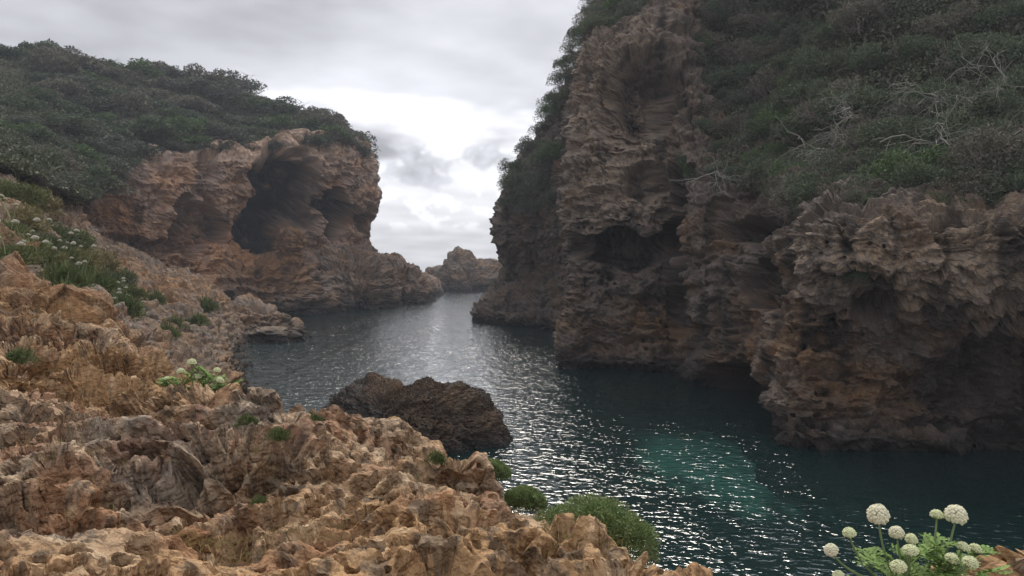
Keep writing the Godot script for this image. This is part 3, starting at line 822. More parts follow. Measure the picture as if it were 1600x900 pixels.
func make_right_cliff() -> void:
	var cols := ctrl(RIGHT_CLIFF)
	var carves := [
		{"at": Vector3(8.6, 18.6, -54.5), "r": Vector3(3.2, 4.2, 5.0), "deep": 3.2, "edge": 0.9, "stain_shade": 0.8},
		{"at": Vector3(10.3, 20.0, -54.5), "r": Vector3(1.8, 3.2, 4.0), "deep": 1.6, "edge": 0.9, "stain_shade": 0.7},
		{"at": Vector3(7.2, 8.2, -54.0), "r": Vector3(4.6, 1.5, 4.0), "deep": 2.2, "stain_shade": 0.55},
		{"at": Vector3(8.9, 12.6, -52.5), "r": Vector3(1.7, 1.7, 3.0), "deep": 1.4, "stain_shade": 0.4},
		{"at": Vector3(11.0, 9.0, -50.5), "r": Vector3(0.7, 7.0, 4.0), "deep": 2.6, "stain_shade": 0.2},
		{"at": Vector3(11.6, 0.2, -39.5), "r": Vector3(3.2, 1.9, 5.0), "deep": 6.5, "edge": 0.3},
		{"at": Vector3(10.4, 2.8, -46.0), "r": Vector3(2.2, 1.5, 4.0), "deep": 1.6, "stain_shade": 0.4},
		{"at": Vector3(13.2, 8.9, -40.0), "r": Vector3(2.4, 1.0, 6.0), "deep": 2.6},
		{"at": Vector3(14.2, 5.4, -31.0), "r": Vector3(0.8, 0.6, 3.0), "deep": 1.2, "edge": 0.3},
		{"at": Vector3(20.8, 2.0, -31.0), "r": Vector3(7.0, 3.0, 5.0), "deep": 1.3, "edge": 0.9, "stain_shade": 0.6},  # undercut: its dark is mostly shade painted into the rock colour
		{"at": Vector3(17.8, 8.6, -28.6), "r": Vector3(4.0, 0.35, 3.0), "deep": 1.1, "edge": 0.4},
		{"at": Vector3(12.6, 6.2, -38.0), "r": Vector3(1.4, 1.6, 4.0), "deep": 1.2},
	]
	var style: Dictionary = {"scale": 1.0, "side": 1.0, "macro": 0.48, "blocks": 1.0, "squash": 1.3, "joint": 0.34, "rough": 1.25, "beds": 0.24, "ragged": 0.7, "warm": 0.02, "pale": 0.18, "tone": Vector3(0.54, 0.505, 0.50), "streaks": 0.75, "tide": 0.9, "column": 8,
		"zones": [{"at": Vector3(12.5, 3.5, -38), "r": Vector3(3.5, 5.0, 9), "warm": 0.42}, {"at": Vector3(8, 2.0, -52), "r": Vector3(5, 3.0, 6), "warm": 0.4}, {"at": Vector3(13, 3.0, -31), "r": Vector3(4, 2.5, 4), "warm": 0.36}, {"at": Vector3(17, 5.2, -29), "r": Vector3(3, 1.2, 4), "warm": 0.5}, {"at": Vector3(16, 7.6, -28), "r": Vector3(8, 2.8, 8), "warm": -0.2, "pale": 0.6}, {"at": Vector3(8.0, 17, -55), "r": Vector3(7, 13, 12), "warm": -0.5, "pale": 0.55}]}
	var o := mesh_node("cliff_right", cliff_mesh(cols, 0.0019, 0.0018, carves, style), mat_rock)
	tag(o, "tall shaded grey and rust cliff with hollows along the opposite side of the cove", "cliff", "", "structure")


func make_left_cliff() -> void:
	var cols := ctrl(LEFT_CLIFF)
	var carves := [
		{"at": Vector3(-34.0, 18.5, -118), "r": Vector3(4.8, 8.4, 10), "deep": 6.5, "edge": 0.7, "stain_shade": 1.2},  # tall cave: black staining, deepened to paint in the dark of its interior
		{"at": Vector3(-37.2, 12.5, -115), "r": Vector3(3.4, 4.8, 10), "deep": 5.5, "edge": 0.6, "stain_shade": 1.2},
		{"at": Vector3(-28.6, 15.6, -127), "r": Vector3(2.2, 4.2, 8), "deep": 5.0, "edge": 0.5, "stain_shade": 0.9},
		{"at": Vector3(-25.0, 14.2, -138), "r": Vector3(3.0, 2.6, 9), "deep": 5.0, "edge": 0.5, "stain_shade": 0.7},
		{"at": Vector3(-43.0, 12.0, -107), "r": Vector3(2.6, 5.0, 9), "deep": 3.2, "stain_shade": 0.4},
		{"at": Vector3(-47.0, 9.5, -102), "r": Vector3(5.0, 1.8, 9), "deep": 2.6, "stain_shade": 0.3},
		{"at": Vector3(-41.0, 20.5, -108), "r": Vector3(1.4, 2.0, 5), "deep": 2.2},
		{"at": Vector3(-49.0, 18.5, -101), "r": Vector3(1.2, 2.6, 5), "deep": 1.6},
	]
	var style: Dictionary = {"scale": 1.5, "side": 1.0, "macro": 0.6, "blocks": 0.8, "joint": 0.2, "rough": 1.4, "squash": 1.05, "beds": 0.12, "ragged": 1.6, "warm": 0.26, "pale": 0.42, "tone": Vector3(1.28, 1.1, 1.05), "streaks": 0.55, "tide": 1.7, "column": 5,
		"zones": [{"at": Vector3(-38, 8, -112), "r": Vector3(16, 6, 20), "warm": 0.6}, {"at": Vector3(-50, 14, -100), "r": Vector3(7, 5, 12), "warm": 0.4}, {"at": Vector3(-40, 25, -110), "r": Vector3(30, 4.5, 40), "warm": -0.5, "pale": 0.3}]}
	var root := Node3D.new()
	named(root, "cliff_left")
	tag(root, "sunlit ochre cliff with a tall dark cave under the scrub covered hill", "cliff", "", "structure")
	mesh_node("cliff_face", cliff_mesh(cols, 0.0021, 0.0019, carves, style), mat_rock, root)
	var foot := style.duplicate()
	foot.zones = [{"at": Vector3(-36, 6, -114), "r": Vector3(9, 6, 14), "warm": 0.7}]
	foot.warm = 0.3
	foot.beds = 0.34
	foot.tone = Vector3(0.86, 0.78, 0.75)
	for a in [
		[[Vector3(-35, 1, -118), Vector3(9, 8.2, 9)], [Vector3(-42, 1, -112), Vector3(7, 7.4, 8)], 260],
		[[Vector3(-26, 1, -133), Vector3(6.6, 10.0, 8)], [Vector3(-30, 1, -126), Vector3(6.4, 9.4, 8)], 260],
		[[Vector3(-20.8, 0, -149), Vector3(5.0, 7.4, 9)], [Vector3(-23, 0, -144), Vector3(5, 8.4, 8)], 200],
		[[Vector3(-20.6, 0, -182), Vector3(4.0, 4.6, 16)], [Vector3(-22, 0, -170), Vector3(4, 5.6, 12)], 160],
	]:
		mesh_node("cliff_foot", lump_mesh([a[0], a[1]], a[2], a[2] / 2, foot, []), mat_rock, root)


## a star-shaped rock: the outer hull of some ellipsoids, weathered; bodies = [[centre, radii], ...]
func lump_mesh(bodies: Array, nu: int, nv: int, style: Dictionary, carves: Array) -> ArrayMesh:
	var mid := Vector3.ZERO
	for b in bodies:
		mid += b[0] / bodies.size()
	return grid_mesh(nv, nu, func(i: int):
		var v := PackedVector3Array()
		var c := PackedColorArray()
		var th := PI * lerpf(0.02, 0.80, i / (nv - 1.0))
		for j in nu:
			var ph := TAU * j / nu
			var d := Vector3(sin(th) * cos(ph), cos(th), sin(th) * sin(ph))
			var far := 0.0
			for b in bodies:
				var o: Vector3 = (mid - b[0]) / b[1]
				var e: Vector3 = d / b[1]
				var qa := e.length_squared()
				var qb := o.dot(e)
				var qc := o.length_squared() - 1.0
				var disc := qb * qb - qa * qc
				if disc > 0.0:
					far = maxf(far, (-qb + sqrt(disc)) / qa)
			var got := weather(mid + d * far, d, carves, style)
			v.append(got[0])
			c.append(got[1])
		return [v, c], false, -3.0, true)


func slope_point(cols: Array, f: float, row: float, rough: float) -> Vector3:
	var p := spline(column_at(cols, f), row)
	p.y += rough * n_soft.get_noise_2d(p.x * 0.13, p.z * 0.13) * smoothstep(0.0, 0.5, row)
	return p


func make_slopes() -> void:
	for a in [["hill_right", RIGHT_SLOPE, "steep scrub covered slope above the shaded cliff", 0.8], ["hill_left", LEFT_HILL, "wind swept scrub hill above the ochre cliff", 2.4]]:
		var cols := ctrl(a[1])
		var m := grid_mesh(cols.size() * 8 - 7, 60, func(i: int):
			var v := PackedVector3Array()
			var c := PackedColorArray()
			for j in 60:
				var p := slope_point(cols, i / 8.0, (cols[0].size() - 1.0) * j / 59.0, a[3])
				v.append(p)
				var k := 0.5 + 0.5 * n_tone.get_noise_3dv(p)
				c.append(Color(0.10, 0.085, 0.06).lerp(Color(0.06, 0.075, 0.04), k))
			return [v, c])
		tag(mesh_node(a[0], m, mat_rock), a[2], "hill", "", "structure")


# ------------------------------------------------------------------ rocks
func make_rocks() -> void:
	var dark := {"scale": 0.42, "side": 1.0, "squash": 1.0, "rough": 2.6, "beds": 0.05, "ragged": 0.3, "warm": 0.1, "pale": 0.0, "tone": Vector3(0.26, 0.25, 0.25), "streaks": 0.3, "tide": 0.3, "column": 0,
		"zones": [{"at": Vector3(-5.2, 2.0, -32), "r": Vector3(1.6, 1.4, 2.5), "warm": 0.6, "pale": 0.5}, {"at": Vector3(-2.4, 1.4, -30.4), "r": Vector3(2.4, 1.8, 2.6), "warm": 0.3, "pale": 0.45}]}
	var o := mesh_node("sea_rock", lump_mesh([[Vector3(-5.9, -0.3, -33.0), Vector3(2.4, 2.55, 2.8)], [Vector3(-3.0, -0.4, -31.0), Vector3(2.8, 2.5, 2.6)], [Vector3(-4.3, -0.4, -31.8), Vector3(2.4, 2.2, 2.5)]], 420, 210, dark, []), mat_rock)
	tag(o, "big dark rough boulder standing in the water behind the foreground ledge", "rock")
	var isle := {"scale": 1.7, "side": 1.0, "beds": 0.2, "ragged": 1.0, "warm": 0.3, "pale": 0.2, "tone": Vector3(0.75, 0.70, 0.66), "streaks": 0.3, "tide": 2.4, "column": 0, "zones": []}
	o = mesh_node("rocky_islet", lump_mesh([[Vector3(-14.5, 0, -218), Vector3(8, 10.5, 9)], [Vector3(-8, 0, -219), Vector3(9, 9.0, 9)], [Vector3(-20, 0, -221), Vector3(6, 7.4, 8)]], 260, 120, isle, []), mat_rock)
	tag(o, "low rocky islet closing the far mouth of the cove", "islet")
	var ledge := {"scale": 0.9, "blocks": 0.8, "side": 1.0, "beds": 0.55, "ragged": 0.6, "warm": 0.3, "pale": 0.25, "tone": Vector3(0.85, 0.78, 0.74), "streaks": 0.3, "tide": 1.0, "column": 0, "zones": []}
	o = mesh_node("ledge_rock", lump_mesh([[Vector3(-25.2, -0.4, -77), Vector3(4.2, 2.6, 6)], [Vector3(-22.6, -0.6, -74), Vector3(3.0, 1.9, 5)], [Vector3(-27.5, -0.2, -80), Vector3(4.0, 3.6, 6)]], 300, 120, ledge, []), mat_rock)
	tag(o, "flat layered ledge of brown rock jutting into the water from the shore", "rock")
	ledge.scale = 0.45
	ledge.beds = 0.2
	ledge.warm = 0.35
	for a in [
		[Vector3(-32.9, 9.6, -114.5), Vector3(1.9, 2.9, 2), "rounded pink boulder at the mouth of the dark cave", 0.9],
		[Vector3(-10.2, 5.75, -21.0), Vector3(0.42, 0.36, 0.4), "small grey boulder lying on the slope near the gully", 0.1],
		[Vector3(-2.45, 5.72, -3.75), Vector3(0.1, 0.08, 0.09), "fist sized pale stone on the bottom edge of the ochre rock", 0.3],
		[Vector3(-1.7, 5.72, -3.9), Vector3(0.13, 0.09, 0.11), "reddish stone beside a soil hollow in the ochre rock", 0.8],
	]:
		var st := ledge.duplicate()
		st.warm = a[3]
		st.scale = 0.12 if a[1].x < 0.3 else 0.3 if a[1].x < 1.0 else 0.8
		st.tide = 0.0
		var at: Vector3 = a[0]
		if a[1].x < 1.0:
			at.y = ground_point(at.x / -at.z, -at.z).y + a[1].y * 0.3
		o = mesh_node("boulder", lump_mesh([[at, a[1]]], 60, 40, st, []), mat_rock)
		tag(o, a[2], "boulder")


# ------------------------------------------------------------------ vegetation
## leaves as small rhombs spread through the outer part of some ellipsoids; bodies = [[centre, radii], ...]
func leaf_mesh(bodies: Array, count: int, size: float, tint: Color, tint2: Color, sd: int, hang := 0.0, slim := 0.45, puff := 0.30) -> ArrayMesh:
	var r := RandomNumberGenerator.new()
	r.seed = sd
	var v := PackedVector3Array()
	var c := PackedColorArray()
	var ix := PackedInt32Array()
	var total := 0.0
	for b in bodies:
		total += b[1].x * b[1].z
	for b in bodies:
		var n := int(count * b[1].x * b[1].z / total)
		for leaf in n:
			var d := Vector3(r.randfn(), r.randfn(), r.randfn()).normalized()
			if d.y < -0.25:
				d.y = -d.y
			var deep := 1.0 - 0.55 * pow(r.randf(), 1.7)
			deep *= 1.0 + puff * n_lump.get_noise_3dv((b[0] + d * b[1]) * (1.6 / b[1].x) + Vector3(sd, 0, 0))
			var p: Vector3 = b[0] + d * b[1] * deep
			if n_stain.get_noise_3dv(p * (2.2 / b[1].x) + Vector3(0, sd, 0)) < (-0.22 if puff > 0.25 else -0.4):
				continue
			var along := (d + Vector3(r.randfn(), r.randfn() + 0.5 - hang, r.randfn()) * 0.8).normalized()
			var side := along.cross(Vector3(r.randfn(), r.randfn(), r.randfn())).normalized()
			var s := size * r.randf_range(0.6, 1.5)
			var f := clampf(0.5 + 0.9 * n_tone.get_noise_3dv(p * (4.0 / b[1].x) + Vector3(sd, sd, 0)) + r.randfn() * 0.2, 0.0, 1.0)
			var k := tint.lerp(tint2, f) * r.randf_range(0.75, 1.25)
			var at := v.size()
			v.append(p - along * s * 0.5); v.append(p + side * s * slim * 0.5); v.append(p + along * s * 0.5); v.append(p - side * s * slim * 0.5)
			for q in 4:
				c.append(k)
			for q in [0, 1, 2, 0, 2, 3]:
				ix.append(at + q)
	return arrays_mesh(v, c, ix)


func tube(v: PackedVector3Array, c: PackedColorArray, ix: PackedInt32Array, pts: PackedVector3Array, r0: float, r1: float, k: Color, sides := 4) -> void:
	var first := v.size()
	for i in pts.size():
		var dir := (pts[mini(i + 1, pts.size() - 1)] - pts[maxi(i - 1, 0)]).normalized()
		var a := dir.cross(Vector3(0.31, 0.2, 0.93)).normalized()
		var b := dir.cross(a)
		var rr := lerpf(r0, r1, i / (pts.size() - 1.0))
		for s in sides:
			var an := TAU * s / sides
			v.append(pts[i] + (a * cos(an) + b * sin(an)) * rr)
			c.append(k * (0.85 + 0.3 * absf(sin(i * 7.3 + s * 3.1))))
	for i in pts.size() - 1:
		for s in sides:
			var p := first + i * sides + s
			var q := first + i * sides + (s + 1) % sides
			for t in [p, q, p + sides, q, q + sides, p + sides]:
				ix.append(t)


func branch(v: PackedVector3Array, c: PackedColorArray, ix: PackedInt32Array, r: RandomNumberGenerator, at: Vector3, dir: Vector3, length: float, thick: float, level: int, k: Color, bend: float, droop: float) -> void:
	var pts := PackedVector3Array([at])
	var d := dir
	var n := 5
	for i in n:
		d = (d + Vector3(r.randfn(), r.randfn(), r.randfn()) * bend + Vector3(0, -droop, 0)).normalized()
		pts.append(pts[i] + d * length / n)
	tube(v, c, ix, pts, thick, thick * 0.5, k, 4 if level > 0 else 3)
	if level == 0:
		return
	for i in 3 + level:
		var f := r.randf_range(0.35, 1.0)
		var p := pts[0].lerp(pts[n], f) if n < 2 else pts[clampi(int(f * n), 0, n)]
		var nd := (d + Vector3(r.randfn(), r.randfn(), r.randfn()) * 0.75).normalized()
		branch(v, c, ix, r, p, nd, length * r.randf_range(0.4, 0.75), thick * 0.55, level - 1, k, bend, droop)


func branch_mesh(sd: int, starts: Array, length: float, thick: float, level: int, k: Color, bend := 0.25, droop := 0.0) -> ArrayMesh:
	var r := RandomNumberGenerator.new()
	r.seed = sd
	var v := PackedVector3Array()
	var c := PackedColorArray()
	var ix := PackedInt32Array()
	for s in starts:
		branch(v, c, ix, r, s[0], s[1].normalized(), length * r.randf_range(0.75, 1.15), thick, level, k, bend, droop)
	return arrays_mesh(v, c, ix)


func fan(n: int, spread: float, sd: int) -> Array:
	var r := RandomNumberGenerator.new()
	r.seed = sd
	var out := []
	for i in n:
		out.append([Vector3(r.randfn(), 0, r.randfn()) * 0.05, Vector3(r.randfn() * spread, 1.0, r.randfn() * spread)])
	return out


func in_view(p: Vector3) -> bool:
	if p.z > -1.0:
		return false
	return absf(p.x / -p.z) < 0.74 and (p.y - 7.0) / -p.z < 0.40


func make_scrub() -> void:
	# kinds of shrub about one metre across, scaled where they stand
	var kinds := []
	var greens := [[Color(0.070, 0.090, 0.058), Color(0.12, 0.142, 0.09)], [Color(0.115, 0.103, 0.083), Color(0.17, 0.155, 0.125)], [Color(0.065, 0.10, 0.048), Color(0.12, 0.165, 0.075)], [Color(0.085, 0.094, 0.074), Color(0.135, 0.142, 0.112)]]
	for k in 8:
		var r := RandomNumberGenerator.new()
		r.seed = 900 + k
		var bodies := [[Vector3(0, 0.20, 0), Vector3(0.46, 0.30, 0.46)]]
		for b in 8:
			bodies.append([Vector3(r.randf_range(-0.36, 0.36), r.randf_range(0.16, 0.44), r.randf_range(-0.36, 0.36)), Vector3.ONE * r.randf_range(0.11, 0.24)])
		var g: Array = greens[k % 4]
		kinds.append([leaf_mesh(bodies, 5200, 0.046, g[0], g[1], 50 + k), leaf_mesh(bodies, 9000, 0.030, g[0], g[1], 70 + k, 0.0, 0.4), branch_mesh(30 + k, fan(6, 0.6, k), 0.42, 0.012, 2, Color(0.14, 0.12, 0.10)),
			branch_mesh(130 + k, fan(13, 0.9, k + 20), 0.46, 0.0065, 2, Color(0.19, 0.165, 0.14), 0.2)])
	var look := ["dark green", "brownish grey", "bright green", "pale grey"]
	# left hill
	var hill := ctrl(LEFT_HILL)
	var r2 := RandomNumberGenerator.new()
	r2.seed = 77
	for row in [0.06, 0.35, 0.7, 1.05, 1.45, 1.85, 2.25, 2.65, 3.0]:
		var f := 2.0
		while f < 10.9:
			var p := slope_point(hill, f, row + r2.randf_range(-0.15, 0.15) * minf(row * 4.0, 1.0), 2.4)
			var size := clampf(p.length() * r2.randf_range(0.030, 0.068), 1.4, 9.0) * (0.5 if row < 0.1 else 1.0)
			var k := r2.randi() % 8
			var zone := n_tone.get_noise_2d(p.x * 0.12, p.z * 0.12)
			if r2.randf() < 0.6:
				k = (k / 4) * 4 + (1 if zone < -0.08 else 0 if zone < 0.2 else 3)
			if in_view(p) and f < 10.25:
				var o := shrub("hill_shrub", [kinds[k][0], kinds[k][2]], p + Vector3(0, -0.10 * size, 0), Vector3(size * r2.randf_range(1.0, 1.6), size * r2.randf_range(0.6, 0.95), size), r2.randf() * TAU)
				var where: String = ("along the cliff edge" if row < 0.3 else "on the skyline" if row > 2.4 else "on the upper slope" if row > 1.2 else "on the lower slope") + (" near the left edge" if p.x / p.z > 0.5 else " above the broad cliff" if p.x / p.z > 0.33 else " toward the sea end")
				var what := "%s %s" % ["small" if size < 4.5 else "large", look[k % 4]]
				tag(o, "%s shrub on the left hill %s" % [what, where], "shrub", "%s shrubs on the left hill %s" % [what, where])
			f += size * 0.85 / maxf(column_at(hill, f)[1].distance_to(column_at(hill, f + 0.999)[1]), 4.0) * r2.randf_range(0.8, 1.2)
	# right slope
	var slope := ctrl(RIGHT_SLOPE)
	for row in [0.03, 0.22, 0.45, 0.7, 0.95, 1.2, 1.45, 1.7, 1.95, 2.2, 2.5, 2.8]:
		var f := 0.0
		while f < 9.9:
			var p := slope_point(slope, f, clampf(row + r2.randf_range(-0.1, 0.1), 0.0, 4.0), 0.8)
			var size: float = r2.randf_range(1.7, 3.6) * (0.7 if row < 0.1 else 1.0 + 0.18 * row)
			var k := r2.randi() % 8
			if k % 4 == 2 and r2.randf() < 0.75:
				k = (k / 4) * 4
			if k % 4 == 3 and r2.randf() < 0.5:
				k = (k / 4) * 4 + (1 if r2.randf() < 0.4 else 0)
			if in_view(p):
				var o := shrub("slope_bush", [kinds[k][1], kinds[k][2], kinds[k][3]] if k % 4 == 1 else [kinds[k][1], kinds[k][2]], p + Vector3(0, -0.12 * size, 0), Vector3(size * 1.15, size, size), r2.randf() * TAU)
				var where: String = ("overhanging the cliff top" if row < 0.1 else "low on the slope" if row < 0.8 else "halfway up the slope" if row < 1.6 else "high on the slope") + (" beside the buttress" if p.x / -p.z < 0.32 else " over the middle" if p.x / -p.z < 0.48 else " toward the right edge")
				var what := "%s %s" % ["small" if size < 2.8 else "large", look[k % 4]]
				tag(o, "%s bush %s of the shaded cliff" % [what, where], "bush", "%s bushes %s" % [what, where])
			f += size * 0.8 / maxf(column_at(slope, f)[1].distance_to(column_at(slope, f + 0.999)[1]), 2.0) * r2.randf_range(0.85, 1.2)
	# bushes clinging to the cliffs
	for a in [
		[Vector3(6.4, 24.6, -57.5), 3.0, 0, "thick green bush on the very top edge of the tall buttress"], [Vector3(8.6, 25.6, -57.5), 2.4, 3, "grey green bush beside the top of the tall buttress"],
		[Vector3(15.4, 8.0, -29.6), 0.9, 2, "green tuft on the pale ledge of the near cliff"], [Vector3(13.0, 6.6, -29.4), 1.0, 2, "mossy green cushion on the corner of the near cliff"],
		[Vector3(13.6, 6.9, -28.9), 0.7, 0, "small dark tuft beside the mossy cushion on the near cliff"],
	]:
		var o := shrub("cliff_bush", [kinds[a[2]][1], kinds[a[2]][2]], a[0] + Vector3(0, -0.3 * a[1], 0), Vector3(a[1] * 1.2, a[1] * 1.1, a[1]), a[1] * 2.0)
		tag(o, a[3], "bush", "bushes clinging to the cliffs")
	for a in HEADLAND_BUSHES:
		var k: int = [0, 2, 4, 6, 3][int(a[3] * 10.0) % 5]
		var o := shrub("cliff_bush", [kinds[k][1], kinds[k][2]], Vector3(a[0], a[1] - 0.3 * a[3], a[2] + 2.0), Vector3(a[3] * 1.5, a[3] * 1.35, a[3] * 1.3), a[0])
		tag(o, a[4], "bush", "bushes clinging to the cliffs")
	# low growth between the shrubs
	var clump := leaf_mesh([[Vector3(0, 0.1, 0), Vector3(0.6, 0.35, 0.6)]], 150, 0.16, Color(0.085, 0.095, 0.06), Color(0.14, 0.14, 0.10), 19)
	for a in [[hill, 2.4, 3.0, 2.0, 10.9, 3.2, 6000, 1.35], [slope, 0.8, 3.0, 0.2, 10.0, 3.0, 7000, 1.0]]:
		var mm := MultiMesh.new()
		mm.transform_format = MultiMesh.TRANSFORM_3D
		mm.mesh = clump
		mm.instance_count = a[6]
		for i in a[6]:
			var p := slope_point(a[0], r2.randf_range(a[3], a[4]), r2.randf_range(0.0, a[5]), a[1])
			mm.set_instance_transform(i, Transform3D(Basis(Vector3.UP, r2.randf() * TAU).scaled_local(Vector3.ONE * r2.randf_range(0.7, 1.6) * a[7]), p))
		var g := MultiMeshInstance3D.new()
		g.multimesh = mm
		g.material_override = mat_leaf
		named(g, "undergrowth")
		tag(g, "low grey green undergrowth between the shrubs of the %s" % ("left hill" if a[1] > 1.0 else "right slope"), "undergrowth", "", "stuff")
	# bare lichened branches over the near cliff
	for a in [
		[Vector3(21.5, 12.4, -31.5), 3.8, 3.3, "largest bare lichened tree reaching out of the scrub at the right"], [Vector3(18.4, 12.2, -33.5), 3.4, 2.9, "bare pale branches spreading over the middle of the scrub slope"],
		[Vector3(15.6, 12.6, -38.0), 2.8, 3.4, "thin bare branches over the green tuft above the ledge"], [Vector3(12.2, 12.6, -46.0), 2.6, 2.6, "brown bare branch leaning near the top of the rusty cliff"],
		[Vector3(19.8, 14.6, -36.0), 3.2, 3.1, "upright bare twigs high in the scrub at the right"], [Vector3(22.0, 15.0, -35.0), 3.4, 2.7, "bare branches near the upper right corner"],
		[Vector3(16.6, 14.4, -38.0), 3.0, 3.6, "bare twigs left of the highest bare branches"], [Vector3(20.0, 10.6, -30.5), 2.4, 3.5, "low bare branches hanging toward the ledge"], [Vector3(22.6, 10.8, -30.5), 2.4, 2.5, "bare branches at the right edge just above the ledge"],
	]:
		var o := Node3D.new()
		named(o, "bare_tree")
		o.position = a[0]
		tag(o, a[3], "tree", "bare trees in the right scrub")
		var toward := Vector3(cos(a[2]), -0.1, 0.75)
		mesh_node("trunk", branch_mesh(int(a[2] * 100), [[Vector3.ZERO, toward]], a[1], 0.05, 1, Color(0.17, 0.16, 0.135), 0.28, 0.05), mat_bark, o)
		mesh_node("twigs", branch_mesh(int(a[2] * 100) + 5, [[Vector3.ZERO, toward], [Vector3.ZERO, toward + Vector3(0.4, 0.5, 0.1)], [Vector3.ZERO, toward + Vector3(-0.5, 0.3, 0.3)], [Vector3.ZERO, toward + Vector3(0.0, -0.35, 0.3)]], a[1] * 0.8, 0.026, 2, Color(0.20, 0.195, 0.165), 0.34, 0.06), mat_bark, o)


func shrub(called: String, meshes: Array, at: Vector3, size: Vector3, turn: float) -> Node3D:
	var o := Node3D.new()
	named(o, called)
	o.transform = Transform3D(Basis(Vector3.UP, turn).scaled_local(size), at)
	mesh_node("foliage", meshes[0], mat_leaf, o)
	mesh_node("stems", meshes[1], mat_bark, o)
	if meshes.size() > 2:
		mesh_node("twigs", meshes[2], mat_bark, o)
	return o


